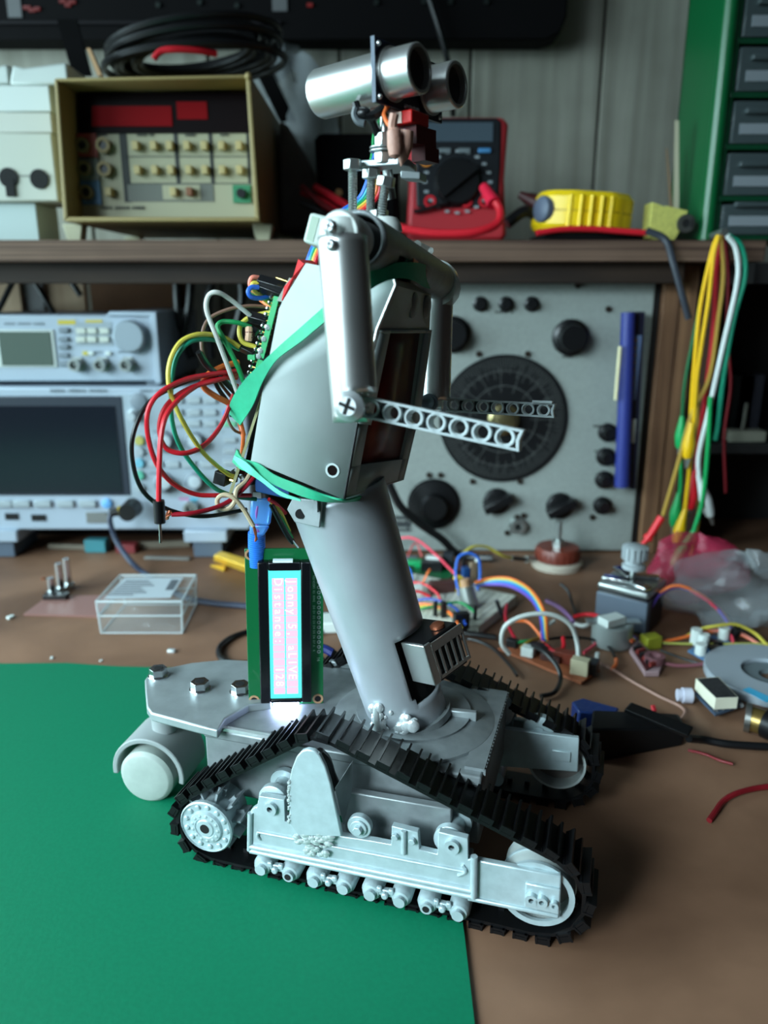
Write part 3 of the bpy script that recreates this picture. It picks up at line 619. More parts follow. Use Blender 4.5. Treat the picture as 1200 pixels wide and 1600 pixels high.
# ---- big bridge instrument on the bench
YI = 742
a, c = PY(566, 861, YI), PY(1000, 437, YI); c = Vector((PY(985, 861, YI).x, 0, c.z)); 
br_ = thing('bridge_instrument', 'big grey measuring instrument with a large black engraved dial', 'instrument', ((a.x + c.x) / 2, YI, 0))
CRK = mat('crackle_grey_panel', (136, 142, 138), .6, var=.07, scale=300, bump=.3)
bb = B(); bb.lh((a.x - 6, YI + 2, .3), (UPX - .5, 858, c.z + 6), mat('black_crackle_case', (18, 16, 17), .6)); bb.build('case', br_, bevel=1)
bb = B(); bb.lh((a.x, YI - 1, a.z + 1), (c.x, YI + 4, c.z), CRK); pn = bb.build('front_panel', br_, bevel=.8)
def pk(x, y, r, h, name='knob', top=None, m=BLACK, n=24): return disc(br_, name, x, y, YI - 1, r, h, m, n, top)
for x in (750, 790, 830): pk(x, 475, 7, 8, 'binding_post', 5)
for x, y in ((948, 675), (945, 713), (943, 749), (940, 789)): pk(x, y, 9, 12, 'binding_post', 6)
kb1 = pk(890, 527, 17, 18, 'knob', 13); pk(706, 522, 17, 18, 'knob', 13)
bk = pk(677, 787, 24, 20, 'knob', 13); pk(677, 787, 26, 3, 'knob_skirt')
dl = disc(br_, 'main_dial', 786, 655, YI - 1, 62, 3, mat('dial_black', (17, 18, 20), .35), 64)
cd = PY(786, 655, YI - 4)
bb = B(); rnd = random.Random(4)
TK = mat('dial_engraving', (84, 86, 84), .6)
for i in range(150):
    t = 2 * math.pi * i / 150
    r0 = (56, 50, 53, 44)[i % 4] - rnd.uniform(0, 6) if i % 10 else 26; d = Vector((math.cos(t), 0, math.sin(t)))
    bb.box(cd + d * ((r0 + 59) / 2) + Vector((0, -.1, 0)), (59 - r0, .4, .35), TK, Matrix.Rotation(-t, 3, 'Y'))
bb.build('dial_scale', dl)
for rr in (46, 32): B().ring((cd.x, cd.y, cd.z), (0, -1, 0), rr, rr + .5, .3, TK, 64).build('dial_circle', dl)
bb = B(); bb.lathe((cd.x, cd.y, cd.z), (0, -1, 0), [(0, 15), (4, 15), (6, 12), (14, 10), (15, 6)], mat('brass_hub', (150, 138, 100), .3, .9), 28); bb.build('dial_hub', dl)
for x, y in ((748, 553), (824, 553), (738, 752), (812, 752), (670, 742), (688, 742), (902, 446), (950, 483), (808, 808), (925, 808), (792, 832), (818, 805)): pk(x, y, 2.8, 2.5, 'panel_screw', m=mat('dark_screw', (52, 44, 38), .5, .6), n=12)
for x, y, an in ((776, 783, 28), (874, 790, 28)):
    p_ = PY(x, y, YI - 1); bb = B(); bb.lathe((p_.x, YI - 1, p_.z), (0, -1, 0), [(0, 14), (4, 13), (5, 10)], BLACK); bb.box((p_.x, YI - 11, p_.z), (30, 12, 8), BLACK, Matrix.Rotation(R(-an), 3, 'Y')); bb.build('pointer_knob', br_, bevel=.8)
p_ = PY(808, 820, YI - 1); B().ring((p_.x, YI - 1, p_.z), (0, -1, 0), 3.5, 7.5, 9, STEEL).cyl((p_.x, YI - 1, p_.z), (p_.x, YI - 7, p_.z), 2, DARK).cyl((p_.x, YI - 1, p_.z), (p_.x, YI - 3, p_.z), 10, STEEL, n=6).build('coaxial_socket', br_)
pl = panel(592, 806, 642, 830, YI - 1, .6, mat('black_name_plate', (50, 54, 56), .5), 'name_plate', br_)
smallprint(14, 3.6, mat('plate_text', (150, 154, 150), .6), br_, PY(594, 815, YI - 2))
smallprint(14, 3.6, _m['plate_text'], br_, PY(596, 827, YI - 2))
for t_, x, y in (('-------', 775, 490), ('----', 880, 560), ('---', 928, 668), ('C', 930, 707)): smallprint(len(t_), 4, LN, br_, PY(x, y, YI - 1.3))
tag(B().tube([PY(606, 752, 700), PY(625, 790, 702), PY(655, 818, 706), PY(690, 842, 712), PZ(720, 868, 5), PZ(770, 872, 5)], 4, BLACKW).build('instrument_cable'), 'thick black cable crossing the lower left of the big grey instrument', 'cable')

# ---- blue tool leaning in front of the instrument
bt = thing('soldering_tool', 'blue rod-shaped tool with a printed card leaning on the big instrument', 'tool', (PY(972, 760, 725).x, 725, PY(972, 762, 725).z))
B().cyl(PY(972, 760, 722), PY(982, 488, 722), 7.2, mat('blue_plastic_tube', (38, 48, 118), .4), 6.5).build('tube', bt)
B().loft([PY(984, 765, 726), PY(993, 765, 726), PY(993, 765, 732), PY(984, 765, 732)], [PY(985, 487, 726), PY(1008, 487, 726), PY(1008, 487, 732), PY(985, 487, 732)], mat('navy_card', (20, 20, 44), .5)).build('card', bt)
B().loft([PY(979, 625, 725), PY(993, 625, 725), PY(993, 625, 726), PY(979, 625, 726)], [PY(986, 524, 725), PY(1003, 524, 725), PY(1003, 524, 726), PY(986, 524, 726)], mat('card_blue_print', (100, 120, 160), .6)).build('printed_label', bt)
for i in range(8): B().box(PY(990 - i * .7, 532 + i * 11.5, 724), (5, 1, 3.5), mat('card_orange_print', (170, 130, 50), .6)).build('printed_mark', bt)
B().loft([PY(983, 692, 725), PY(991, 692, 725), PY(991, 692, 726), PY(983, 692, 726)], [PY(984, 655, 725), PY(994, 655, 725), PY(994, 655, 726), PY(984, 655, 726)], WPLAS).build('sticker', bt)
B().cyl(PY(962, 625, 715), PY(969, 541, 715), 1.6, mat('cream_stick', (210, 200, 160), .6)).build('pale_stripe', bt)

# ---- hanging crocodile clip leads
HX = PY(1125, 372, 684)
peg = B().cyl((HX.x, 700, 301), (HX.x, 676, 303), 3, STEEL).build('hanging_peg'); tag(peg, 'small metal peg on the shelf end carrying the clip leads', 'peg')
def hooklead(label, pts, m, clip=None, cm=None, Y=680, r=1.7):
    t = thing('clip_lead', label, 'clip lead', PY(pts[-1][0], pts[-1][1], Y), group='clip leads hanging at the right')
    B().tube([PY(x, y, Y) for x, y in pts], r, m).build('wire', t)
    if clip:
        (x0, y0), (x1, y1) = clip; a, c = PY(x0, y0, Y), PY(x1, y1, Y); d = (c - a); L_ = d.length
        B().lathe(a, d, [(0, 2), (L_ * .2, 3), (L_ * .6, 5.6), (L_ * .9, 4.6), (L_, 3.4)], cm, 14).build('clip_boot', t)
        B().cyl(c, c + d.normalized() * 9, 2.6, STEEL, 1.2, n=8).build('clip_jaw', t)
CY = mat('clip_yellow', (226, 176, 10), .4); CG = mat('clip_green', (10, 150, 80), .4); CR = mat('clip_red', (226, 30, 44), .4); CW = mat('clip_white', (206, 212, 210), .4)
hooklead('yellow lead ending in a yellow clip boot beside the green one', [(1122, 368), (1112, 395), (1094, 480), (1086, 560), (1080, 640), (1078, 720), (1070, 800)], CY, ((1071, 795), (1056, 848)), CY, 676, 1.8)
hooklead('yellow lead running in front of the upper green clip', [(1123, 368), (1115, 400), (1107, 470), (1096, 540), (1088, 600), (1083, 680), (1080, 700)], CY, ((1081, 660), (1074, 716)), CY, 672, 1.8)
hooklead('green lead with its clip boot halfway down the wooden upright', [(1121, 368), (1108, 410), (1085, 520), (1070, 600), (1066, 650)], mat('dark_green_lead', (10, 90, 50), .45), ((1066, 650), (1063, 700)), CG, 686)
hooklead('green lead from the upper clip down to the clip boot left of the yellow one', [(1064, 720), (1064, 750), (1061, 785)], CG, ((1061, 770), (1053, 822)), CG, 684, 1.9)
hooklead('red lead with a red clip boot just left of the white one', [(1128, 368), (1120, 420), (1114, 520), (1102, 620), (1092, 690), (1088, 735)], RED, ((1086, 735), (1078, 795)), CR, 682, 2.2)
hooklead('white lead ending in the big white clip boot', [(1136, 368), (1150, 390), (1152, 440), (1130, 540), (1108, 640), (1092, 710), (1092, 745)], CW, ((1091, 742), (1110, 806)), CW, 668, 2.1)
hooklead('turquoise lead, rightmost of the bunch, ending without a clip', [(1138, 368), (1158, 385), (1164, 430), (1146, 500), (1130, 590), (1122, 660), (1117, 688)], mat('turquoise_lead', (20, 150, 116), .45), None, None, 670, 2.2)
hooklead('brownish yellow lead with the slim red test probe reaching the motor', [(1126, 368), (1130, 430), (1122, 500), (1108, 590), (1080, 650), (1058, 730), (1036, 806)], mat('ochre_lead', (170, 134, 50), .5), None, None, 674, 1.9)
t = thing('test_probe', 'slim red test probe pointing down left at the motor shaft', 'probe', PY(995, 860, 674))
B().cyl(PY(1034, 808, 674), PY(1015, 838, 674), 3.6, CR, 3.2).cyl(PY(1015, 838, 674), PY(1011, 843, 674), 4.4, CR).cyl(PY(1011, 843, 674), PY(993, 860, 674), 2.2, CR, .8).build('handle', t)
hooklead('green lead going down to the lowest green clip over the pink bag', [(1110, 620), (1106, 700), (1098, 780), (1084, 830)], CG, ((1085, 828), (1052, 884)), CG, 664, 2.0)
hooklead('ochre lead hanging behind the lowest green clip', [(1090, 600), (1092, 780), (1086, 840), (1080, 868)], _m['ochre_lead'], None, None, 690, 1.9)
hooklead('thin dark red lead hanging right of the turquoise one', [(1132, 368), (1138, 430), (1136, 520), (1142, 600), (1132, 680), (1134, 770)], mat('deep_red_lead', (120, 16, 26), .5), None, None, 700, 1.4)

# ================================================================ the robot (s forward, t to its far side, z up)
rob = thing('tracked_robot', 'silver-grey homemade tracked robot with an ultrasonic sensor head and upright lit screen', 'robot', (MX, MY, 0), -YAW, local=True)

# ---- chassis
bb = B(); bb.lh((-89, 19, 27), (41, 93, 60), PAINTD); bb.lh((-89, 18, 56), (41, 94, 61), PAINTD)
ch = bb.build('chassis', rob, bevel=1.0)
# ridges, weld bead and perforation on the deck
bb = B(); bb.box((-66, 19.5, 61.6), (48, 2.2, 1.6), SOLDER); bb.tube([(-89, 26, 61.5), (-84, 44, 62), (-80, 70, 62), (-78, 92, 61.5)], 1.2, PAINT); bb.build('weld_bead', ch)
rnd = random.Random(11)
for i in range(22):
    sx, ty = ((-56 + (i % 8) * 4.4 + (i // 8) * 2.2), 24 + (i // 8) * 5 + rnd.uniform(-1, 1))
    B().cyl((sx, ty, 60.8), (sx, ty, 61.15), .8 + .3 * (i % 3 == 0), DARK, n=8).build('drilled_hole', ch)
bb = B(); bb.lh((-55, 92, 61), (-10, 95, 64), PAINT); bb.build('edge_strip', ch, bevel=.5)
bb = B(); bb.lh((33, 22, 61), (41.5, 90, 62.4), PAINTD)
for i in range(26): bb.box((41.6, 22 + i * 2.7, 61), (1, 1.2, 2.4), PAINTD)
bb.build('perforated_edge', ch)
# front lip and bracket
bb = B(); bb.box((24, 55, 65), (16, 3, 8), PAINT, Matrix.Rotation(R(6), 3, 'Z')); bb.build('clamp_bar', ch, bevel=.6)
# flared disc at the column foot
bb = B(); bb.lathe((2, 55, 61), (0, 0, 1), [(0, 38), (1.5, 38), (3, 33), (4, 27), (5, 27)], PAINTD, 48); bb.build('base_disc', ch)
# rear deck plate
zt = 65
rp = [(226, 1062), (234, 1051), (262, 1043), (300, 1035), (352, 1030), (392, 1032), (430, 1042), (424, 1096), (388, 1101), (352, 1122), (340, 1141), (300, 1131), (236, 1114), (229, 1104), (227, 1080)]
def dz(px, py, z):
    v = PZ(px, py, z); x, y = v.x - MX, v.y - MY; return Vector((x * FX + y * FY, x * LX + y * LY, z))
bb = B(); bb.prism([dz(x, y, zt) for x, y in rp], (0, 0, -4.5), PAINT); pl = bb.build('rear_plate', rob, bevel=.8)
for x, y in ((248, 1056), (313, 1077), (376, 1081)):
    p_ = dz(x, y, zt); bb = B()
    bb.hexa(p_, p_ + Vector((0, 0, 4.5)), 4.6, CHROME); bb.cyl(p_, p_ + Vector((0, 0, .6)), 5.4, CHROME); bb.cyl(p_ + Vector((0, 0, 4.4)), p_ + Vector((0, 0, 4.6)), 2.4, DARK, n=12)
    bb.build('hex_nut', pl, bevel=.3)
# ---- rear castor
cs = (-135, 47); bb = B()
CT = Matrix.Translation((cs[0], cs[1], 0)) @ Matrix.Rotation(R(5), 4, 'Z')
def arc(r, a0, a1, n): return [(r * math.cos(R(a0 + (a1 - a0) * i / n)), r * math.sin(R(a0 + (a1 - a0) * i / n))) for i in range(n + 1)]
bb = B(CT); outer = arc(20, -12, 188, 22); innr = arc(17.2, 188, -12, 22)
hd = mat('castor_grey', (136, 142, 142), .5)
# hood: shell over the twin wheels, rounder towards the far side
for sgn in (0, 1):
    y0, y1 = ((-12, 14) if not sgn else (14, 20)); k = 1 if not sgn else .8
    bb.loft([(x, y0, 16 + z) for x, z in outer] + [(x, y0, 16 + z) for x, z in innr], [(x * k, y1, 16 + z * k) for x, z in outer] + [(x * k, y1, 16 + z * k) for x, z in innr], hd)
bb.cyl((4, 2, 34), (4, 2, 60), 6.5, hd)
cast = bb.build('castor_hood', rob, bevel=.6)
for y0 in (-15, 3):
    bb = B(CT); bb.lathe((0, y0 + 11, 15), (0, -1, 0), [(0, 13), (1, 14.6), (9, 14.6), (10.6, 13.2), (11, 12.4), (11.2, 5), (11.2, .1)], mat('castor_wheel_grey', (150, 160, 154), .55, var=.04, scale=300), 40); bb.build('wheel', cast)

# ---- tracks
def hull(p):
    p = sorted(p); o = []
    for seq in (p, p[::-1]):
        h = []
        for q_ in seq:
            while len(h) > 1 and (h[-1][0] - h[-2][0]) * (q_[1] - h[-2][1]) - (h[-1][1] - h[-2][1]) * (q_[0] - h[-2][0]) <= 0: h.pop()
            h.append(q_)
        o += h[:-1]
    return o
def circ(c, r, n=48): return [(c[0] + r * math.cos(2 * math.pi * i / n), c[1] + r * math.sin(2 * math.pi * i / n)) for i in range(n)]
BELT = hull(circ((-79, 20.5), 18) + circ((-25, 67), 10.5) + circ((67, 22.5), 20) + [(-55, 3.2), (50, 3.2)])
def resample(poly, step):
    P = [Vector((x, z)) for x, z in poly]; P.append(P[0]); L_ = sum((P[i + 1] - P[i]).length for i in range(len(P) - 1)); n = round(L_ / step); out = []
    d = 0; i = 0
    for k in range(n):
        tgt = L_ * k / n
        while d + (P[i + 1] - P[i]).length < tgt: d += (P[i + 1] - P[i]).length; i += 1
        out.append(P[i] + (P[i + 1] - P[i]) * ((tgt - d) / (P[i + 1] - P[i]).length))
    return out
def track(t0, t1, parent):
    pts = resample(BELT, 9.2); n = len(pts); bb = B(); tm_ = (t0 + t1) / 2; wd = t1 - t0
    N = []
    for i in range(n):
        d = (pts[(i + 1) % n] - pts[i - 1]).normalized(); N.append((d, Vector((d.y, -d.x))))
    inn = [pts[i] - N[i][1] * 1.6 for i in range(n)]
    vs = []; fs = []
    for i in range(n):
        for q_, t in ((pts[i], t0 + 1), (pts[i], t1 - 1), (inn[i], t1 - 1), (inn[i], t0 + 1)): vs.append((q_.x, t, q_.y))
    for i in range(n):
        j = (i + 1) % n
        for k in range(4): fs.append((i * 4 + k, i * 4 + (k + 1) % 4, j * 4 + (k + 1) % 4, j * 4 + k))
    bb.add(vs, fs, RUBBER)
    for i in range(n):
        p_ = (pts[i] + pts[(i + 1) % n]) / 2; d, nn = N[i]; an = math.atan2(d.y, d.x); rot = Matrix.Rotation(-an, 3, 'Y')
        c = p_ + nn * .2
        bb.box((c.x, tm_, c.y), (6.2, wd, 1.0), RUBBER, rot)
        for dd in (-2.7, 2.3):
            c = p_ + nn * 1.7 + d * dd
            bb.box((c.x, tm_, c.y), (0.9, wd + .6, 4.0), RUBBER, rot)
        c = p_ + nn * 2.2 - d * .2 ; bb.box((c.x, t0 + .3, c.y), (5.2, .8, 2.6), RUBBER, rot)
        c = p_ - nn * 2.6
        bb.box((c.x, tm_, c.y), (2.4, 3, 2.6), RUBBER, rot)
    return bb.build('track_belt', parent)

def side(mir, far):
    T = (lambda v: (v[0], (mir - v[1]) if far else v[1], v[2]))
    def pr(px, py, t=-2):
        v = ST(px, py, t); return v
    XF = Matrix(((1, 0, 0, 0), (0, -1, 0, mir), (0, 0, 1, 0), (0, 0, 0, 1))) if far else None
    # side frame, traced in its own plane
    poly = [(389, 1328), (389, 1275), (392, 1266), (399, 1261), (401, 1262), (404.5, 1244), (444, 1250), (445, 1284), (520, 1305), (580, 1314), (611, 1320), (612, 1291), (653, 1301), (655, 1328), (683, 1335), (685, 1300), (731, 1311), (731, 1344), (741, 1341), (741, 1400)]
    P = [pr(x, y) for x, y in poly]
    bb = B(XF); bb.prism(P, (0, 3.2, 0), FRAME)
    fr = bb.build('track_frame', rob, bevel=.6)
    # long rails along the lower edge and a raised end rib
    bb = B(XF)
    for (x0, y0), (x1, y1), r_ in (((391, 1322), (738, 1392), 1.3), ((391, 1329), (738, 1401), 1.2), ((402, 1300), (725, 1362), .6)):
        bb.cyl(pr(x0, y0, -2.4), pr(x1, y1, -2.4), r_, FRAME, n=10)
    bb.cyl(pr(741, 1338, -2.6), pr(740, 1402, -2.6), 1.4, FRAME, n=10); bb.cyl(pr(391, 1270, -2.4), pr(390, 1328, -2.4), 1.2, FRAME, n=10)
    bb.tube([pr(404, 1300, -2.4), pr(402, 1306, -2.6), pr(406, 1312, -2.4)], .7, FRAME); bb.tube([pr(722, 1352, -2.4), pr(727, 1362, -2.6), pr(716, 1368, -2.4)], .8, FRAME)
    bb.build('frame_rail', fr)
    # arm carrying the idler
    bb = B(XF); A = [pr(742, 1344, -1), pr(877, 1370, -1), pr(874, 1436, -1), pr(730, 1407, -1)]
    bb.prism(A, (0, 3, 0), FRAME); bb.prism([pr(730, 1402, -2), pr(873, 1431, -2), pr(873, 1437, -2), pr(730, 1408, -2)], (0, 5, 0), FRAME); arm = bb.build('idler_arm', fr, bevel=.6)
    bb = B(XF); bb.prism([pr(821, 1380, -2.2), pr(876, 1391, -2.2), pr(874, 1431, -2.2), pr(819, 1418, -2.2)], (0, 1.4, 0), FRAME); bb.build('axle_pad', arm if False else fr, bevel=.6)
    for x, y, r_ in ((831, 1402, 2.5), (847, 1405, 2.3), (866, 1411, 1.8)):
        p_ = pr(x, y, -2.2); bb = B(XF); bb.ring(p_, (0, -1, 0), r_ * .45, r_, 2.2, FRAME, 18); bb.cyl(p_, p_ + Vector((0, -.6, 0)), r_ * .5, DARK if x < 850 else FRAME, n=12); bb.build('bolt_boss', fr)
    # lugs: bosses and hex heads
    for x, y, r_ in ((424, 1261, 3), (707, 1320, 3.1)):
        p_ = pr(x, y, -2); bb = B(XF); bb.ring(p_, (0, -1, 0), 1.3, r_, 2, FRAME, 20); bb.cyl(p_, p_ + Vector((0, -.5, 0)), 1.4, DARK, n=12); bb.build('bolt_boss', fr)
    p_ = pr(561, 1293, -2); bb = B(XF); bb.cyl(p_ + Vector((0, 3, 0)), p_, 5.2, FRAME, n=28); bb.cyl(p_, p_ + Vector((0, -1, 0)), 3.6, FRAME, n=24); bb.hexa(p_, p_ + Vector((0, -3, 0)), 2.1, FRAME); bb.build('hex_boss', fr, bevel=.3)
    for x, y in ((618, 1305), (645, 1312)):
        p_ = pr(x, y, -2); B(XF).hexa(p_, p_ + Vector((0, -2, 0)), 1.5, FRAME).build('small_bolt', fr, bevel=.2)
    B(XF).cyl(pr(631, 1298, -2.6), pr(631, 1334, -2.6), 1.1, FRAME, n=10).build('tab_rib', fr)
    # return rollers (discs behind the two lugs)
    for x, y, r_ in ((425, 1240, 6.8), (702, 1305, 6.8)):
        p_ = pr(x, y + 12, 2); bb = B(XF); bb.lathe(p_ + Vector((0, 16, 0)), (0, -1, 0), [(0, r_), (3, r_), (3.2, r_ * .6), (12, r_ * .6), (12.2, r_), (15, r_), (15.4, r_ - .6), (15.4, .1)], FRAME, 32)
        bb.build('return_roller', fr)
    # road wheels in pairs on small bogies
    W = ((409, 1354), (452, 1362), (491, 1372), (537, 1381), (579, 1392), (625, 1403), (667, 1411), (716, 1424))
    for k in range(4):
        a_, c_ = pr(*W[2 * k], -1), pr(*W[2 * k + 1], -1); a_.z = c_.z = 8.2
        bb = B(XF); bb.box(((a_.x + c_.x) / 2, .5, 9.3), (abs(c_.x - a_.x) - 3, 2.4, 3.2), FRAME); bb.cyl(((a_.x + c_.x) / 2, -2.6, 9), ((a_.x + c_.x) / 2, 1, 9), 1.5, FRAME, n=12)
        bb.box(((a_.x + c_.x) / 2 - 2.6, -.6, 11), (2.2, 2, 2.6), FRAME); bb.box(((a_.x + c_.x) / 2 + 2.6, -.6, 11), (2.2, 2, 2.6), FRAME)
        bb.build('bogie_bar', fr, bevel=.5)
        for p_, i in ((a_, 2 * k), (c_, 2 * k + 1)):
            bb = B(XF); bb.lathe((p_.x, 18, p_.z), (0, -1, 0), [(0, 4.6), (17, 4.6), (18, 4.1), (19, 3.6), (19.2, 2.6), (21, 2.5), (21, .1)], FRAME, 24)
            if i in (1, 6): bb.cyl((p_.x, -3.2, p_.z), (p_.x, -3, p_.z), 1.5, DARK, n=12)
            bb.build('road_wheel', fr)
    # idler: hollow hoop with a thin web
    bb = B(XF); c = (67.5, 0, 24)
    bb.ring((c[0], 1.5, c[2]), (0, 1, 0), 13.4, 14.6, 17, mat('hoop_plastic', (172, 180, 178), .4), 48); bb.ring((c[0], 1, c[2]), (0, 1, 0), 12.6, 14.9, 1.6, FRAME, 48); bb.ring((c[0], 9, c[2]), (0, 1, 0), 14, 15.2, 1.2, FRAME, 48)
    bb.ring((c[0], 10, c[2]), (0, 1, 0), 3, 13.6, 1, mat('hoop_web', (120, 112, 108), .5), 48); bb.cyl((c[0], 0, c[2]), (c[0], 18, c[2]), 2.6, FRAME)
    bb.build('idler_wheel', fr)
    # drive sprocket with bolt rings and teeth
    c = Vector((-79.5, 0, 23)); bb = B(XF)
    bb.lathe(c + Vector((0, 19, 0)), (0, -1, 0), [(0, 10.5), (17, 10.5), (17.4, 12.6), (19.6, 13), (20.2, 12.4), (19.4, 12), (19.2, 8.2), (20.6, 7.6), (20.9, 5), (20.4, 4.6), (21, 4), (21, .1)], FRAME, 40)
    for i in range(13):
        t = 2 * math.pi * i / 13; d = Vector((math.cos(t), 0, math.sin(t)))
        q_ = c + d * 10.2 + Vector((0, -.2, 0)); bb.lathe(q_ + Vector((0, .4, 0)), (0, -1, 0), [(0, 1.35), (1, 1.3), (1.4, .9), (1.5, .1)], FRAME, 12)
        q_ = c + d * 6.3 + Vector((0, -1.6, 0)); bb.lathe(q_ + Vector((0, .6, 0)), (0, -1, 0), [(0, .9), (.9, .8), (1.2, .1)], FRAME, 10)
    bb.cyl(c + Vector((0, -1.9, 0)), c + Vector((0, -2.1, 0)), 2.3, DARK)
    for i in range(11):
        t = 2 * math.pi * (i + .3) / 11; d = Vector((math.cos(t), 0, math.sin(t))); rot = Matrix.Rotation(-t, 3, 'Y')
        bb.box(c + d * 12.2 + Vector((0, 10, 0)), (6, 12, 1), mat('sprocket_clear', (150, 160, 164), .3, .2), rot); bb.box(c + d * 12 + Vector((0, 10, 0)), (5, 1, 4), _m['sprocket_clear'], rot)
    bb.build('drive_sprocket', fr)
    # inner frame behind the side plate
    bb = B(XF); bb.prism([ST(530, 1235, 9), ST(705, 1265, 9), ST(705, 1330, 9), ST(540, 1300, 9)], (0, 4, 0), PAINTD); bb.prism([ST(390, 1275, 6), ST(735, 1345, 6), ST(735, 1385, 6), ST(390, 1310, 6)], (0, 8, 0), PAINTD)
    bb.build('inner_frame', fr, bevel=.6)
    track(1.2 if not far else mir - 21.5, 21.5 if not far else mir - 1.2, fr)
    return fr
fr = side(0, False)
# tall soldered fin and its gusset on the near side
fp_ = [(452, 1287), (451, 1225), (455, 1203), (463, 1183), (471, 1174), (480, 1171), (490, 1173), (499, 1181), (508, 1198), (516, 1224), (534, 1308), (465, 1306)]
B().prism([ST(x, y, -5) for x, y in fp_], (0, 2.4, 0), FRAME).build('support_fin', fr, bevel=.5)
B().prism([ST(523, 1232, 0), ST(550, 1190, 6), ST(549, 1232, 8), ST(536, 1290, 2)], (0, 1.6, 0), PAINT).build('fin_gusset', fr, bevel=.3)
B().tube([ST(497, 1176, 2), ST(508, 1188, 4), ST(516, 1212, 5), ST(524, 1230, 6)], 2.6, BLACK).build('rubber_strip', fr)
bb = B(); rnd = random.Random(3)
for i in range(46):
    p_ = ST(462 + rnd.uniform(0, 55), 1306 + rnd.uniform(-4, 6) + (i % 9), -4.4); bb.sphere(p_, rnd.uniform(.6, 1.5), SOLDER, 8, (1.6, .6, .8))
for i in range(26):
    p_ = ST(478 + rnd.uniform(0, 34), 1328 + rnd.uniform(-8, 10), -3.8); bb.sphere(p_, rnd.uniform(.6, 1.4), SOLDER, 8, (1.5, .6, .9))
bb.build('solder_seam', fr)
bb = B(); rnd = random.Random(8)
for i in range(30):
    y = rnd.uniform(0, 1); p_ = ST(452 + rnd.uniform(-1.5, 1.5), 1215 + 70 * y, -5); bb.sphere(p_, rnd.uniform(.4, .9), SOLDER, 6)
bb.build('solder_edge', fr)
FAR = 112
fr2 = side(FAR, True)
bb = B(); bb.prism([ST(770, 1136, 88), ST(905, 1154, 88), ST(903, 1207, 88), ST(770, 1197, 88)], (0, 3, 0), FRAME); bb.build('inner_arm', fr2, bevel=.6)
B().prism([ST(862, 1172, 87), ST(892, 1176, 87), ST(891, 1192, 87), ST(861, 1188, 87)], (0, 1.2, 0), FRAME).build('axle_pad', fr2, bevel=.4)
for x, y, r_ in ((775, 1112, 9), (842, 1142, 8)):
    p_ = ST(x, y, 92); B().lathe(p_ + Vector((0, 4, 0)), (0, -1, 0), [(0, r_), (4, r_), (4.6, r_ - .8), (4.6, 3), (5.4, 2.6), (5.4, .1)], FRAME, 32).build('gear_disc', fr2)

# ---- column: big silver pipe with a cut-out low at the front
ax0, ax1 = Vector((1.2, 53, 60)), Vector((-32.5, 49, 171)); RT = 20.0
d = (ax1 - ax0).normalized(); u = Vector((1, 0, 0)); u = (u - d * u.dot(d)).normalized(); w_ = d.cross(u)   # u: front, w_: far side
NA, NH = 72, 44; vs = []; fs = []; H_ = (ax1 - ax0).length
def hole(a, h):          # a degrees, 0 front, -90 towards the camera
    return -50 - h * .14 < a < 70 and 17 < h < 46 + (a + 66) * .03
for j in range(NH + 1):
    for i in range(NA):
        t = 2 * math.pi * i / NA; h = H_ * j / NH; vs.append(ax0 + d * h + (u * math.cos(t) + w_ * math.sin(t)) * (18.2 + 3.6 * j / NH))
for j in range(NH):
    for i in range(NA):
        a = (i + .5) * 360 / NA; a = a - 360 if a > 180 else a
        if not hole(a, H_ * (j + .5) / NH): fs.append((j * NA + i, j * NA + (i + 1) % NA, (j + 1) * NA + (i + 1) % NA, (j + 1) * NA + i))
bb = B(); bb.add(vs, fs, COLM); col_ = bb.build('column', rob, solid=1.6, angle=60)
B().cyl(ax0 + d * 3, ax0 + d * 46, RT - 5, DARK, n=32, caps=True).build('column_bore', col_)
# solder blobs at the foot
bb = B(); rnd = random.Random(5)
for px_, py_, n_, r_ in ((590, 1112, 9, 2.2), (592, 1130, 8, 2.4), (640, 1128, 10, 3), (628, 1143, 12, 2.6), (610, 1140, 8, 2), (622, 1165, 6, 3), (672, 1170, 8, 1.6), (604, 1122, 6, 1.2)):
    for i in range(n_):
        p_ = ST(px_ + rnd.uniform(-8, 8), py_ + rnd.uniform(-8, 8), 34 + rnd.uniform(-1, 2)); bb.sphere(p_, r_ * rnd.uniform(.6, 1.1), SOLDER, 10, (1, .7, 1.1))
bb.cyl(ST(590, 1138, 33), ST(588, 1104, 33), 2.6, SOLDER, 1.4)
bb.build('solder_fillet', col_)
bb = B(); bb.ring(ax0 + d * 1.5, d, RT - 2.5, RT + .6, 3, PAINTD, 48); bb.build('foot_collar', col_)
# small bracket near the top of the column
bb = B(); bb.prism([ST(457, 778, 25.5), ST(503, 782, 24.5), ST(503, 790, 24.5), ST(499, 825, 24.8), ST(460, 816, 25.5), ST(448, 796, 26)], (0, 1.4, 0), PAINT); bk_ = bb.build('bracket_plate', rob, bevel=.4)
B().cyl(ST(469, 803, 24.6), ST(469, 803, 27), 2.1, DARK, n=16).build('bracket_hole', bk_)
B().box(ST(495, 790, 23.6), (1.6, 3, 5), PAINT).build('bracket_tab', bk_)

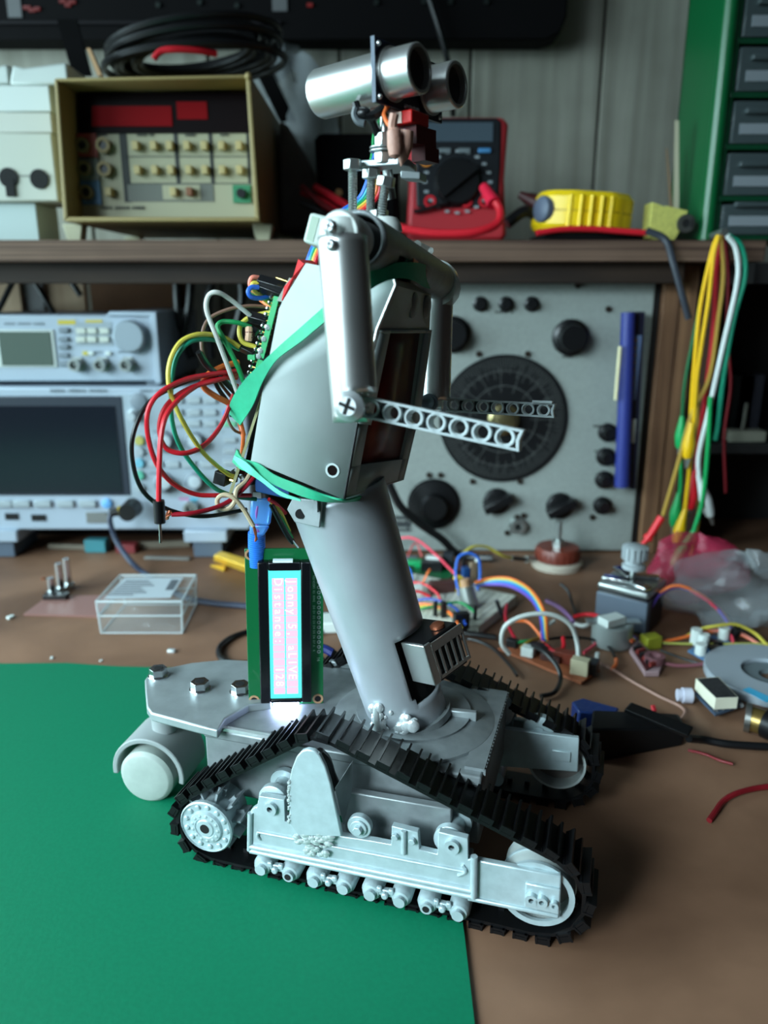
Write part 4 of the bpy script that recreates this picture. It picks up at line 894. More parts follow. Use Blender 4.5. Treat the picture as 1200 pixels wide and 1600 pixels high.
# ---- geared motor in the cut-out
MT = Matrix.Translation(ax0 + d * 36 + u * 22.5 - Vector((0, 5, 0))) @ Matrix((( u.x, w_.x, d.x, 0), (u.y, w_.y, d.y, 0), (u.z, w_.z, d.z, 0), (0, 0, 0, 1))) @ Matrix.Rotation(R(-30), 4, 'Z')
mo = B(MT).lh((-14, -11, -10), (9, 11, 10), BLACK).build('geared_motor', rob, bevel=.8)
B(MT).lh((-4, -12.2, -9), (10.6, -11, 10), ALU).lh((9.4, -12.2, -9), (10.6, -8, 10), ALU).build('motor_shield', mo, bevel=.4)
bb = B(MT); bb.lh((9.6, -8, 5), (10.6, 12, 9), ALU); bb.lh((9.6, -8, -8), (10.6, 12, -6.6), ALU)
for i in range(6): bb.lh((9.6, -8 + i * 3.8, -8), (10.6, -7 + i * 3.8, 6), ALU)
bb.build('slotted_plate', mo)
B(MT).sphere((4, 4, 11), 3, COPPER, 10, (1.2, 1.2, .7)).build('solder_joint', mo)

# ---- screen module standing on the deck
la, lb = dz(389, 1104, 61.2), dz(499, 1099, 61.2); uu = (lb - la).normalized(); nn = Vector((uu.y, -uu.x, 0))
LT = Matrix(((uu.x, 0, nn.x, la.x), (uu.y, 0, nn.y, la.y), (0, 1, 0, la.z), (0, 0, 0, 1)))      @ Matrix.Translation((0, .7, 0)) @ Matrix.Rotation(R(-1.3), 4, 'Z')      # local: x across, y up, z towards the camera
lc = B(LT).lh((0, 0, -1.6), (36, 80, 0), PCBG).build('screen_module', rob, bevel=.2)
bz = mat('lcd_bezel', (12, 12, 16), .25)
bb = B(LT)
for lo_, hi_ in (((6, 3.2, 0), (10.8, 75, 4.6)), ((25.6, 3.2, 0), (30.3, 75, 4.6)), ((10.8, 3.2, 0), (25.6, 5.2, 4.6)), ((10.8, 70.8, 0), (25.6, 75, 4.6))): bb.lh(lo_, hi_, bz)
bb.build('bezel', lc, bevel=.6)
LCDC = mat('lit_lcd', (84, 236, 232), .5, emit=1.0)
nt = LCDC.node_tree; nt.nodes['Principled BSDF'].inputs['Emission Strength'].default_value = 1.35
B(LT).lh((10.8, 5.2, .6), (25.6, 70.8, 3.2), LCDC).build('lit_screen', lc)
CELL = mat('lit_character_cell', (255, 206, 232), .5, emit=1.15); CHW = mat('lit_character', (255, 252, 255), .5, emit=1.6)
for row, x0, msg in ((0, 18.5, 'Jonny 5, aLIVE'), (1, 12.4, 'Distance:   128')):
    for k in range(16):
        y1 = 66.8 - k * 3.72; cell = B(LT).lh((x0, y1 - 3.45, 3.2), (x0 + 5.4, y1, 3.3), CELL).build('character_cell', lc)
        if k < len(msg) and msg[k] != ' ':
            o_ = LT @ Vector((x0 + 1.0, y1 - 1.72, 3.35)); text(msg[k], 5.6, CHW, cell, plane_xf(o_, LT.to_3x3() @ Vector((0, -1, 0)), LT.to_3x3() @ Vector((1, 0, 0))), .03, align='CENTER', name='character')
for x, y in ((2.6, 77.3), (2.6, 2.7), (33.4, 2.7), (33.4, 77.3)):
    B(LT).ring((x, y, -.2), (0, 0, 1), 1.6, 2.6, .4, mat('tan_pad', (170, 130, 96), .5), 20).cyl((x, y, 0), (x, y, .1), 1.6, DARK, n=16).build('mounting_hole', lc)
for i in range(16):
    B(LT).ring((33.9, 66 - i * 2.54, 0), (0, 0, 1), .45, .95, .25, mat('solder_pad', (186, 190, 196), .3, .8), 10).build('solder_pad', lc)
silk = mat('silk_print', (170, 200, 180), .6)
for k, s_ in enumerate(('VSS', 'VDD', 'V0', 'RS', 'RW', 'E', 'D0', 'D1', 'D2', 'D3', 'D4', 'D5', 'D6', 'D7', 'A', 'K')):
    o_ = LT @ Vector((31.1, 67 - k * 2.54, .05)); text(s_, 1.5, silk, lc, plane_xf(o_, LT.to_3x3() @ Vector((0, -1, 0)), LT.to_3x3() @ Vector((1, 0, 0))), .02)
text('16', 2.2, silk, lc, plane_xf(LT @ Vector((33, 25, .05)), LT.to_3x3() @ Vector((0, -1, 0)), LT.to_3x3() @ Vector((1, 0, 0))), .02)
B(LT).lh((13, 75, 2), (22, 76, 5), mat('backlight_sliver', (220, 235, 240), .4)).build('bezel_tab', lc)
BL = mat('backlight_edge', (190, 205, 255), .5, emit=75)
B(LT).lh((12, .6, .2), (24, 3.1, 2.4), BL).build('backlight_edge', lc)

# ---- torso case (in the leaning frame)
NEAR = 15; FARt = 83
nf = [(478, 411), (617, 437), (619, 446), (590, 515), (557, 661), (536, 780), (392, 720), (411, 606), (436, 482), (442, 470)]
ff = [(684, 437), (674, 466), (671, 515), (650, 671), (631, 750)]
N_ = [STR(x, y, NEAR) for x, y in nf]
def off(v, ds): return Vector((v.x + ds, FARt, v.z))
Fp = [off(v, 0) for v in N_]
for i, (x, y) in zip((3, 4, 5), ((671, 515), (650, 671), (631, 750))): Fp[i] = STR(x, y, FARt)
Fp[2] = STR(674, 462, FARt); Fp[1] = STR(668, 448, FARt)
bb = B(LEAN)
n = len(N_)
fi = [(i, (i + 1) % n) for i in range(n)]
bb.add(N_ + Fp, [tuple(range(n)), tuple(range(2 * n - 1, n - 1, -1))] + [(a_, a_ + n, c_ + n, c_) for a_, c_ in fi if a_ not in (3, 4)], BODY)
# front faces (edges 3-4 and 4-5) with the window cut through them
W = [STR(613, 513, 26), STR(660, 528, 73), STR(629, 721, 73), STR(569, 726, 26)]
def onfront(t, f0, f1, k):     # bilinear point on the front strip k (3: upper, 4: lower)
    pass
A3, B3, C3, A4, B4, C4 = N_[3], N_[4], N_[5], Fp[3], Fp[4], Fp[5]
def fpt(tt, h):                # tt 0..1 across, h 0..2 down (0 top, 1 kink, 2 bottom)
    a_, c_ = (A3, B3) if h <= 1 else (B3, C3); e_, g_ = (A4, B4) if h <= 1 else (B4, C4); k = h if h <= 1 else h - 1
    return a_.lerp(c_, k).lerp(e_.lerp(g_, k), tt)
us = [0, .17, .87, 1]; hs = [0, .03, 1, 1.57, 2]
for a_ in range(3):
    for c_ in range(4):
        if a_ == 1 and c_ in (1, 2): continue
        bb.add([fpt(us[a_], hs[c_]), fpt(us[a_ + 1], hs[c_]), fpt(us[a_ + 1], hs[c_ + 1]), fpt(us[a_], hs[c_ + 1])], [(0, 1, 2, 3)], BODY)
ts = bb.build('torso_case', rob, solid=1.2, angle=4)
B(LEAN).tube([N_[3] + Vector((.4, .3, 0)), N_[4] + Vector((.4, .3, 0)), N_[5] + Vector((.4, .3, 0))], .55, BLACK, sm=1).build('case_seam', ts)
WIN = mat('dark_red_window', (96, 26, 16), .3, var=.5, scale=30)
back = Vector((-2.4, 0, 0)); bb = B(LEAN)
g = [fpt(.10, .01), fpt(.95, .01), fpt(.95, 1), fpt(.95, 1.7), fpt(.10, 1.7), fpt(.10, 1)]
bb.add([v + back for v in g], [(0, 1, 2, 5), (5, 2, 3, 4)], WIN)
bb.build('dark_window', ts, solid=.8)
bb = B(LEAN); bb.add([fpt(us[1], hs[1]), fpt(us[2], hs[1]), fpt(us[2], 1), fpt(us[2], hs[3]), fpt(us[1], hs[3]), fpt(us[1], 1)] + [v + back for v in (fpt(us[1], hs[1]), fpt(us[2], hs[1]), fpt(us[2], 1), fpt(us[2], hs[3]), fpt(us[1], hs[3]), fpt(us[1], 1))], [(i, (i + 1) % 6, 6 + (i + 1) % 6, 6 + i) for i in range(6)], BODY)
bb.build('window_reveal', ts, angle=4)
hc = STR(520, 735, NEAR)
B(LEAN).ring(hc + Vector((0, .3, 0)), (0, -1, 0), 2.1, 2.9, .8, BODY, 24).cyl(hc + Vector((0, .2, 0)), hc + Vector((0, -.1, 0)), 2.1, mat('hole_brown', (16, 6, 5), .8, spec=.1), n=20).build('drilled_hole', ts)
bb = B(LEAN); bb.tube([N_[1] + Vector((0, -.3, 0)), N_[2] + Vector((0, -.3, 0)), N_[3] + Vector((0, -.3, 0)), N_[3].lerp(N_[4], .2) + Vector((0, -.3, 0))], .7, ALU, sm=1); bb.build('bright_edge', ts)
# top visor plate with rivets on the front above the window
for tt in (.48, .82):
    p_ = Fp[2].lerp(N_[2], 1 - tt).lerp(fpt(tt, 0), .35); bb = B(LEAN); bb.lathe(p_ + Vector((-1, 0, 0)), (1, 0, -.15), [(0, 5), (2.2, 5), (3, 3.6), (3.2, .1)], PAINTD, 20); bb.build('rivet', ts)

# ---- shoulders
bb = B(LEAN)
vs = []; fs = []; nA = 28; ts_ = [-1, 2, 6, 16, 20, 26, 30, 36, 44, 54, 66, 80, 92, 100]
ctr = lambda t: Vector((-4 + .04 * (t - 10), t, 265.6 + .015 * t))
for t in ts_:
    for i in range(nA):
        a = 2 * math.pi * i / nA; vs.append(ctr(t) + Vector((math.cos(a), 0, math.sin(a))) * (9.4 - .012 * t))
for j in range(len(ts_) - 1):
    for i in range(nA):
        a = (i + .5) * 360 / nA; tm_ = (ts_[j] + ts_[j + 1]) / 2
        cut = (300 < a < 352 and tm_ in (18, 23)) or (285 < a < 345 and 30 < tm_ < 44)
        if not cut: fs.append((j * nA + i, j * nA + (i + 1) % nA, (j + 1) * nA + (i + 1) % nA, (j + 1) * nA + i))
bb.add(vs, fs, PAINTD)
sb = bb.build('shoulder_tube', rob, solid=1.4, angle=50)
B(LEAN).cyl(ctr(4), ctr(96), 6.6, DARK).build('shoulder_core', sb)
bb = B(LEAN); bb.box(ctr(37) + Vector((5, -2, -4)), (8, 7, 6), COPPER); bb.build('servo_motor', sb)
CLR = mat('clear_hot_glue', (210, 220, 216), .2, alpha=.5)
bb = B(LEAN); bb.ring(ctr(98), (0, 1, 0), 5, 9, 6, CLR, 24); bb.lathe(ctr(97) + Vector((1, 0, -3)), (0, 1, 0), [(0, 8), (4, 9.5), (7, 7), (8, .1)], CLR, 14); bb.build('clear_end_cap', sb)
B(LEAN).tube([ctr(60) + Vector((2, 0, 9)), ctr(68) + Vector((0, 0, 10)), ctr(76) + Vector((3, 0, 9))], 1.6, CLR).build('glue_bead', sb)
# servo case behind
bb = B(LEAN); bb.prism([STR(484, 331, 6), STR(522, 340, 6), STR(520, 392, 6), STR(472, 377, 6)], (0, 22, 0), GPLAS); sv = bb.build('servo_case', rob, bevel=1)
bb = B(LEAN); bb.prism([STR(487, 337, 5.8), STR(499, 340, 5.8), STR(489, 378, 5.8), STR(478, 374, 5.8)], (0, .4, 0), mat('servo_recess', (150, 166, 150), .6)); bb.build('servo_panel', sv)

# ---- arms
def screw(p_, r_, parent, name='screw', th=2.2):
    bb = B(LEAN); bb.lathe(p_, (0, -1, 0), [(0, r_), (th * .4, r_), (th, r_ * .6), (th, .1)], mat('screw_steel', (206, 212, 214), .38, .75), 24)
    for a in (20, 110): bb.box(p_ + Vector((0, -th, 0)), (r_ * 1.1, .5, r_ * .22), DARK, Matrix.Rotation(R(a), 3, 'Y'))
    return bb.build(name, parent)
def upper_arm(top, bot, r_, r2, t, near):
    a_, c_ = Vector(top), Vector(bot); bb = B(LEAN); d_ = (c_ - a_).normalized(); n_ = 40; vs = []; fs = []; H2 = (c_ - a_).length
    su = Vector((1, 0, 0)); su = (su - d_ * su.dot(d_)).normalized(); sw = d_.cross(su); rows_ = 24
    for j in range(rows_ + 1):
        rr = r_ + (r2 - r_) * j / rows_
        for i in range(n_):
            q_ = 2 * math.pi * i / n_; vs.append(a_ + d_ * H2 * j / rows_ + (su * math.cos(q_) + sw * math.sin(q_)) * rr)
    for j in range(rows_):
        for i in range(n_):
            aa = (i + .5) * 360 / n_
            if (aa < 75 or aa > 285) and j >= rows_ - (4 if near else 2): continue
            fs.append((j * n_ + i, j * n_ + (i + 1) % n_, (j + 1) * n_ + (i + 1) % n_, (j + 1) * n_ + i))
    bb.add(vs, fs, ALU); return bb.build('upper_arm', rob, solid=.8, angle=50)
ta = -11
at_, ab_ = STR(535, 372, ta), STR(556, 655, ta); ab_.z -= 1
ua = upper_arm(at_, ab_, 8.2, 7.9, ta, True)
bb = B(LEAN); c0_ = STR(528, 362, -16); 
bb.lathe(c0_ + Vector((0, 14, 0)), (0, -1, 0), [(0, 7.4), (11, 7.4), (13.4, 6.2), (14, .1)], WPLAS, 32); bb.build('shoulder_cap', ua)
B(LEAN).cyl(at_ + Vector((0, 0, -1.5)), at_ + Vector((-.3, 0, 5.5)), 7.6, mat('milky_plastic', (196, 202, 198), .35), 6.6, n=32).build('arm_plug', ua, bevel=1)
screw(STR(517, 355, -20.6), 2.3, ua); screw(STR(518, 383, -19.6), 1.9, ua)
screw(STR(547, 635, -20.4), 5.2, ua, 'elbow_screw', 3.2)
tb = 103
fa = upper_arm(STR(685, 455, tb), STR(681, 640, tb), 6.9, 6.9, tb, False)
bb = B(LEAN); e_ = STR(672, 629, tb - 8); bb.lathe(e_, (0, -1, 0), [(0, 4.2), (2, 4.2), (2.2, 3), (4, 3), (4, 1.6), (3, .1)], mat('dark_steel', (120, 132, 140), .35, .7), 24); bb.build('elbow_bolt', fa)
B(LEAN).cyl(STR(685, 440, tb), STR(685, 458, tb), 7.2, CLR, 6.9, n=24).build('clear_collar', fa)

def beam(p0_, p1_, parentless, npitch, end_notch=True):
    """Studless toy-construction beam: two rails, a row of rings and waisted webs between them."""
    p0_, p1_ = Vector(p0_), Vector(p1_); d_ = (p1_ - p0_).normalized(); L_ = (p1_ - p0_).length; th = 7.0; y0 = -th / 2
    up = Vector((-d_.z, 0, d_.x)); XF2 = LEAN @ Matrix(((d_.x, 0, up.x, p0_.x), (0, 1, 0, p0_.y), (d_.z, 0, up.z, p0_.z), (0, 0, 0, 1)))
    pitch = L_ / npitch; hh = pitch * .47
    bb = B(XF2); x0, x1 = -pitch * .5, L_ + pitch * .62
    bb.lh((x0, y0, hh - .9), (x1, -y0, hh), LIFT); bb.lh((x0, y0, -hh), (x1, -y0, -hh + .9), LIFT)
    for k in range(npitch + 1):
        bb.ring((k * pitch, y0, 0), (0, 1, 0), hh * .70, hh * .92, th, LIFT, 28)
        bb.ring((k * pitch, y0 + .8, 0), (0, 1, 0), hh * .60, hh * .72, th - 1.6, LIFT, 28)
    for k in range(npitch + 1):
        xm = (k + .5) * pitch
        for s_ in (-1, 1):
            if k == npitch and s_ == 1:
                bb.prism([(xm + .9, y0, -hh), (xm + .9 - .8, y0, -hh * .5), (xm - .2, y0, 0), (xm + .1, y0, hh * .5), (xm + .9, y0, hh), (xm + 1.6, y0, hh), (xm + .9, y0, 0), (xm + 1.6, y0, -hh)], (0, th, 0), LIFT)
            elif k < npitch:
                pass
        if k < npitch:
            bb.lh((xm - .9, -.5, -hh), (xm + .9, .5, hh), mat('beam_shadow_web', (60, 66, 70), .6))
    return bb.build('forearm_beam', rob, bevel=.15)
fb1 = beam(STR(583, 638, -6), STR(791, 683, -6), None, 6)
fb2 = beam(STR(710, 633, 106), STR(850, 641, 106), None, 6)
B(LEAN).box(STR(848, 628, 103), (9, 6, 1.2), LIFT).build('end_tab', fb2)

# ---- neck: three threaded bolts, plate, nuts
def bolt(px_, y0, y1, t, r_=1.75, head=True, name='threaded_bolt'):
    a_, c_ = ST(px_[0], y0, t), ST(px_[1], y1, t); bb = B(); L_ = (c_ - a_).length; prof = []; k = 0; x = 0
    while x < L_: prof.append((x, r_ if k % 2 else r_ * .86)); x += .45; k += 1
    bb.lathe(a_, c_ - a_, prof, STEEL, 16)
    o_ = bb.build(name, rob)
    if head:
        dd = (a_ - c_).normalized(); bb = B(); bb.hexa(a_ - dd * .5, a_ + dd * 3.2, 3.6, STEEL); bb.build('hex_head', o_, bevel=.4)
    return o_
bolt((551, 551), 264, 345, 33)
bolt((580, 578), 278, 352, 40)
b3 = bolt((602, 594), 290, 345, 34)
p_ = ST(592, 337, 36); bb = B(); bb.hexa(p_ + Vector((0, 0, -1.5)), p_ + Vector((0, 0, 2)), 3.8, STEEL); bb.build('lock_nut', b3, bevel=.3)
p_ = ST(600, 349, 36); bb = B(); bb.lathe(p_ + Vector((0, 0, -3)), (0, 0, 1), [(0, 7), (3, 6.5), (5, 5), (6, .1)], mat('milky_glue', (206, 212, 208), .35), 16); bb.build('glue_washer', b3)
zpl = ST(580, 262, 38).z + 1
bb = B(); bb.prism([(-19, 37, zpl + 1.5), (-14, 36, zpl + 1.5), (-1, 35, zpl + 1.5), (2, 40, zpl + 1.5), (1, 54, zpl + 1.5), (-10, 57, zpl + 1.5), (-18, 48, zpl + 1.5)], (0, 0, -2.4), PAINT); np_ = bb.build('neck_plate', rob, bevel=.4)
bb = B(); bb.prism([(0, 34, zpl - 3), (7, 36, zpl - 3.5), (7, 46, zpl - 3.5), (0, 44, zpl - 3)], (0, 0, -2.6), PAINT); bb.build('lower_plate', np_, bevel=.4)
# mast between plate and head
pm0, pm1 = ST(601, 262, 38), ST(598, 205, 40)
bb = B(); bb.cyl(Vector((pm0.x, 38, zpl)), Vector((pm0.x, 38, zpl + 16)), 1.8, STEEL); ms_ = bb.build('mast_bolt', rob)
bb = B(); bb.hexa((pm0.x, 38, zpl), (pm0.x, 38, zpl + 4), 4, STEEL); bb.cyl((pm0.x, 38, zpl + 4), (pm0.x, 38, zpl + 4.8), 5.6, STEEL); bb.cyl((pm0.x - .4, 38, zpl + 5.2), (pm0.x - .4, 38, zpl + 6), 5.2, STEEL); bb.hexa((pm0.x, 38, zpl + 6), (pm0.x, 38, zpl + 10.5), 3.8, STEEL); bb.build('nut_stack', ms_, bevel=.3)
bb = B(); bb.cyl(Vector((pm0.x + 2, 40, zpl - 12)), Vector((pm0.x + 1, 38, zpl - 2)), 1.9, STEEL); bb.build('lower_mast', ms_)

# ---- head: ultrasonic sensor
hyaw = R(18); hd_ = Vector((math.cos(hyaw), -math.sin(hyaw), 0)); he = Vector((math.sin(hyaw), math.cos(hyaw), 0))
N1 = ST(655, 107, 31); hf = (hd_ + Vector((0, 0, .03))).normalized()
upv = hf.cross(he) * -1
if upv.z < 0: upv = -upv
Pc = N1 + he * 13 - hf * 12     # middle of the board
HT = Matrix(((hf.x, he.x, upv.x, Pc.x), (hf.y, he.y, upv.y, Pc.y), (hf.z, he.z, upv.z, Pc.z), (0, 0, 0, 1)))
NAVY = mat('navy_circuit_board', (20, 30, 52), .4)
hb = B(HT).lh((-1.4, -22.5, -10.2), (0, 22.5, 10.2), NAVY).build('sensor_board', rob, bevel=.15)
B(HT).lh((-1.5, -22.7, -10.3), (.1, -22.4, 10.3), mat('board_edge_grey', (84, 94, 108), .6)).build('board_edge', hb)
MESH_ = mat('sensor_mesh', (16, 12, 16), .6)
for y in (-13, 13):
    bb = B(HT); bb.lathe((0, y, 0), (1, 0, 0), [(0, 9), (1.2, 9), (1.3, 8.1), (12, 8.1), (12.4, 7.7), (12.4, 6.7), (9.5, 6.6), (9.5, .1)], ALU, 48); cn = bb.build('sensor_can', hb)
    B(HT).cyl((9.5, y, 0), (9.7, y, 0), 6.5, MESH_, n=32).build('sensor_mesh', cn)
    B(HT).ring((.1, y, 0), (1, 0, 0), 8.2, 9.4, .8, BLACK, 32).build('base_ring', cn)
for y, z in ((-20.5, 8.3), (-20.5, -8.3), (20.5, -8.3), (20.5, 8.3)): B(HT).lathe((0, y, z), (1, 0, 0), [(0, 1), (.8, .8), (1, .1)], SOLDER, 12).build('corner_pad', hb)
for y in (-3.8, -1.3, 1.3, 3.8): B(HT).lathe((0, y, -8.6), (1, 0, 0), [(0, 1), (.9, .7), (1.2, .1)], SOLDER, 10).build('header_pad', hb)
rnd = random.Random(6)
for i in range(9): B(HT).box((.4, rnd.uniform(-4.5, 4.5), rnd.uniform(-7, 8)), (.8, 1.4, 1), (BLACK, mat('tan_chip', (130, 110, 90), .5))[i % 2]).build('surface_component', hb)
bb = B(HT); bb.lathe((-1.4, -13, -.4), (-1, -.02, -.03), [(0, 8.6), (30, 8.6), (31.2, 8.0), (31.2, .1)], ALU, 48); bb.build('rear_can', hb)
B(HT).lh((-10, -12, -10.4), (-1.4, 2, -9), mat('brown_board', (110, 60, 46), .5)).build('connector_strip', hb)
# red connector block under the head
REDC = mat('red_connector', (196, 24, 20), .4)
cbk = B(HT).lh((-3, -9, -15.6), (6, 3, -11), REDC).build('red_connector', hb, bevel=.5)
B(HT).lh((-3.2, -9.5, -15.2), (2, -9, -11.4), mat('pale_label', (214, 190, 176), .5)).build('pale_face', cbk)
B(HT).lh((-2, -6, -22), (6, 8, -15.7), mat('dark_red_connector', (84, 8, 10), .5)).lh((0, 0, -27), (6, 10, -22), mat('dark_red_connector', (84, 8, 10), .5)).build('lower_block', cbk)
# copper-skinned cable ends and head wires, all fixed to the head
CSK = mat('pinkish_heatshrink', (176, 132, 116), .5, bump=.6, scale=500)
bb = B(); bb.tube([ST(616, 178, 30), ST(613, 196, 30), ST(614, 212, 30), ST(618, 228, 30)], 1.7, CSK); bb.lathe(ST(615, 200, 29.5), ST(617, 233, 29.5) - ST(615, 200, 29.5), [(0, 1.6), (1, 2.5), (6, 2.7), (9, 2.2), (10.4, .1)], CSK, 14); bb.build('wire_end', hb)
bb = B(); bb.lathe(ST(636, 204, 34), ST(630, 240, 34) - ST(636, 204, 34), [(0, 2.4), (5, 3), (9, 2), (12, .1)], CSK, 14); bb.build('wire_end', hb)
def rw(name, pts, m, r_=.85, t=None, parent=None, n=8, sm=6):
    return B().tube([ST(x, y, q_ if t is None else t) for x, y, *rest in pts for q_ in (rest or [t])], r_, m, n=n, sm=sm).build(name, parent or rob)
rw('black_lead', [(555, 160, 32), (560, 172, 32), (575, 180, 32), (582, 190, 34), (588, 205, 36), (596, 218, 38)], BLACKW, 1.5, parent=hb)
rw('black_lead', [(556, 168, 30), (554, 180, 30), (560, 190, 30), (570, 193, 30)], mat('grey_tip', (74, 80, 84), .4), 1.3, parent=hb)
rw('black_lead', [(572, 182, 31), (584, 180, 32), (596, 172, 34), (606, 165, 36)], BLACKW, 1.7, parent=hb)
B().sphere(ST(567, 177, 31), 2.5, BLACKW, 12, (1.2, .8, .9)).build('heatshrink_lump', hb)
rw('orange_lead', [(606, 165, 34), (600, 178, 33), (604, 190, 32), (612, 200, 31)], ORANGE, .8, parent=hb)
rw('green_lead', [(604, 178, 38), (592, 192, 40), (585, 210, 42), (583, 235, 44), (580, 252, 46)], GREEN, .8, parent=hb)
rw('blue_lead', [(632, 204, 36), (626, 212, 34), (592, 232, 42), (584, 246, 45), (578, 262, 48)], BLUE, .8, parent=hb)
# rainbow ribbon from head to board
rb_ = None
RC = (BLUE, mat('ribbon_teal', (40, 150, 170), .5), GREEN, YELLOW, ORANGE, RED)
for k, m in enumerate(RC):
    o2 = k * 4.2
    o_ = rw('ribbon_wire', [(584 + o2 * .3, 250, 48), (574 + o2, 285, 50), (560 + o2 * 1.3, 312, 50), (530 + o2 * .9, 333 + o2 * .5, 46), (505 + o2 * .9, 356 + o2 * .3, 44), (490 + o2 * .7, 385, 42), (482 + o2 * .6, 405, 40), (474 + o2 * .6, 430, 40)], m, 1.0)

# ---- circuit stack on the robot's back (follows the sloping back of the torso)
def S3(x, y, t): return ST(x, y, t)
b0, b1 = (441, 468), (398, 622)
bb = B(); bb.loft([S3(424, 462, 26), S3(438, 466, 26), S3(438, 466, 56), S3(424, 462, 56)], [S3(392, 600, 26), S3(405, 604, 26), S3(405, 604, 56), S3(392, 600, 56)], PCBL)
# thin board: keep only 1.6 mm of depth
bd = B().loft([S3(428, 462, 24), S3(437, 464, 24), S3(437, 464, 60), S3(428, 462, 60)], [S3(393, 598, 24), S3(402, 600, 24), S3(402, 600, 60), S3(393, 598, 60)], PCBL).build('prototype_board', rob, bevel=.2)
for i in range(16):
    k = i / 15; x = 425 - 40 * k; y = 464 + 136 * k
    a_ = S3(x - 1, y, 25); c_ = S3(x + 14, y + 4, 25)
    bb = B(); bb.cyl(a_, c_, .45, GOLD, n=8); bb.sphere(a_, .9, CHROME, 8); bb.build('header_pin', bd)
    if i in (5, 7, 9, 10): B().sphere(S3(x + 6, y + 2, 24), 1.3, SOLDER, 8).build('solder_dot', bd)
B().loft([S3(452, 434, 22), S3(462, 436, 22), S3(462, 436, 40), S3(452, 434, 40)], [S3(432, 470, 22), S3(442, 472, 22), S3(442, 472, 40), S3(432, 470, 40)], mat('grey_board_edge', (130, 140, 130), .6)).build('board_edge', bd)
# black socket housings at the top
for (x0, y0), (x1, y1), r_ in (((405, 438), (446, 450), 2.5), ((404, 446), (442, 460), 2.5), ((390, 494), (418, 502), 2.4), ((374, 540), (398, 552), 2.2), ((402, 556), (416, 562), 2.4), ((388, 512), (402, 520), 1.8)):
    B().cyl(S3(x0, y0, 26), S3(x1, y1, 26), r_, BLACK, n=4).build('socket_housing', bd, bevel=.3)
B().cyl(S3(432, 434, 24), S3(450, 440, 24), .5, GOLD).build('long_pin', bd)
B().tube([S3(389, 512, 23), S3(389, 522, 22), S3(388, 532, 22)], 1.4, mat('resistor_body', (190, 150, 120), .5), sm=2).build('resistor', bd)
for k in range(3): B().ring(S3(389, 518 + k * 4, 22.4), (0.02, 0, -1), 1.0, 1.6, .6, mat('resistor_band', (90, 30, 24), .5), 12).build('colour_band', bd)
B().box(S3(395, 558, 24), (3, 3, 2), PCBL).build('small_board', bd)
# red card wedge
B().prism([S3(466, 405, 20), S3(475, 412, 20), S3(458, 432, 20), S3(440, 470, 20), S3(444, 448, 20), S3(458, 432, 20)], (0, 14, 0), mat('red_card', (214, 24, 30), .6)).build('red_card', rob)
# controller stack lower down
st_ = B().loft([S3(410, 612, 24), S3(428, 600, 24), S3(428, 600, 62), S3(410, 612, 62)], [S3(374, 758, 24), S3(398, 758, 24), S3(398, 758, 62), S3(374, 758, 62)], mat('dark_controller', (16, 16, 22), .5)).build('controller_board', rob, bevel=.5)
B().loft([S3(412, 606, 19), S3(416, 606, 19), S3(416, 606, 60), S3(412, 606, 60)], [S3(357, 772, 19), S3(362, 772, 19), S3(362, 772, 60), S3(357, 772, 60)], OLIVE).build('olive_board', st_)
B().box(S3(348, 746, 22), (5.5, 6, 5.5), BLACK, Matrix.Rotation(R(14), 3, 'Y')).build('plug_housing', st_, bevel=.3)
B().cyl(S3(352, 747, 22), S3(366, 752, 22), .9, GOLD, n=8).build('plug_pin', st_)
rnd = random.Random(9)
for i in range(14):
    p_ = S3(366 + rnd.uniform(0, 28), 748 + rnd.uniform(-14, 18), 22 + rnd.uniform(0, 3)); B().box(p_, (2, 2, 1.6), (SOLDER, BLACK, mat('violet_part', (70, 60, 110), .5), _m['resistor_band'])[i % 4], Matrix.Rotation(R(rnd.uniform(0, 60)), 3, 'Y')).build('small_component', st_)
B().loft([S3(396, 744, 24), S3(452, 752, 24), S3(452, 752, 50), S3(396, 744, 50)], [S3(400, 768, 24), S3(452, 780, 24), S3(452, 780, 50), S3(400, 768, 50)], PCBB).build('blue_terminal', st_, bevel=.4)

# translucent blue plug and its cable down behind the screen
CB = mat('clear_blue_plastic', (110, 176, 246), .12, trans=.6, ior=1.3)
pu = B().loft([S3(392, 778, 40), S3(428, 779, 40), S3(428, 779, 50), S3(392, 778, 50)], [S3(390, 820, 40), S3(422, 821, 40), S3(422, 821, 50), S3(390, 820, 50)], CB).loft([S3(390, 820, 40), S3(422, 821, 40), S3(422, 821, 50), S3(390, 820, 50)], [S3(390, 838, 42), S3(412, 838, 42), S3(412, 838, 48), S3(390, 838, 48)], CB).build('usb_plug', rob, bevel=1.2)
bb = B()
p0_, p1_ = S3(401, 832, 45), S3(401, 880, 46)
prof = []
for k in range(16): prof += [(k * 1.05, 4.0), (k * 1.05 + .7, 4.0), (k * 1.05 + .75, 3.4)]
bb.lathe(p0_, p1_ - p0_, prof, mat('blue_strain_relief', (50, 124, 226), .3, trans=.2), 20); bb.build('strain_relief', pu)
B().box(S3(405, 776, 44), (4, 4, 5), STEEL).build('metal_tongue', pu)
B().tube([S3(404, 790, 41), S3(402, 805, 41), S3(404, 830, 42)], 1.2, mat('violet_core', (120, 70, 150), .5)).build('inner_wire', pu)
rw('usb_cable', [(401, 870, 50), (402, 920, 66), (404, 980, 88), (440, 1008, 96), (500, 1012, 100), (520, 1020, 100)], mat('dark_blue_cable', (30, 40, 100), .4), 2.4)

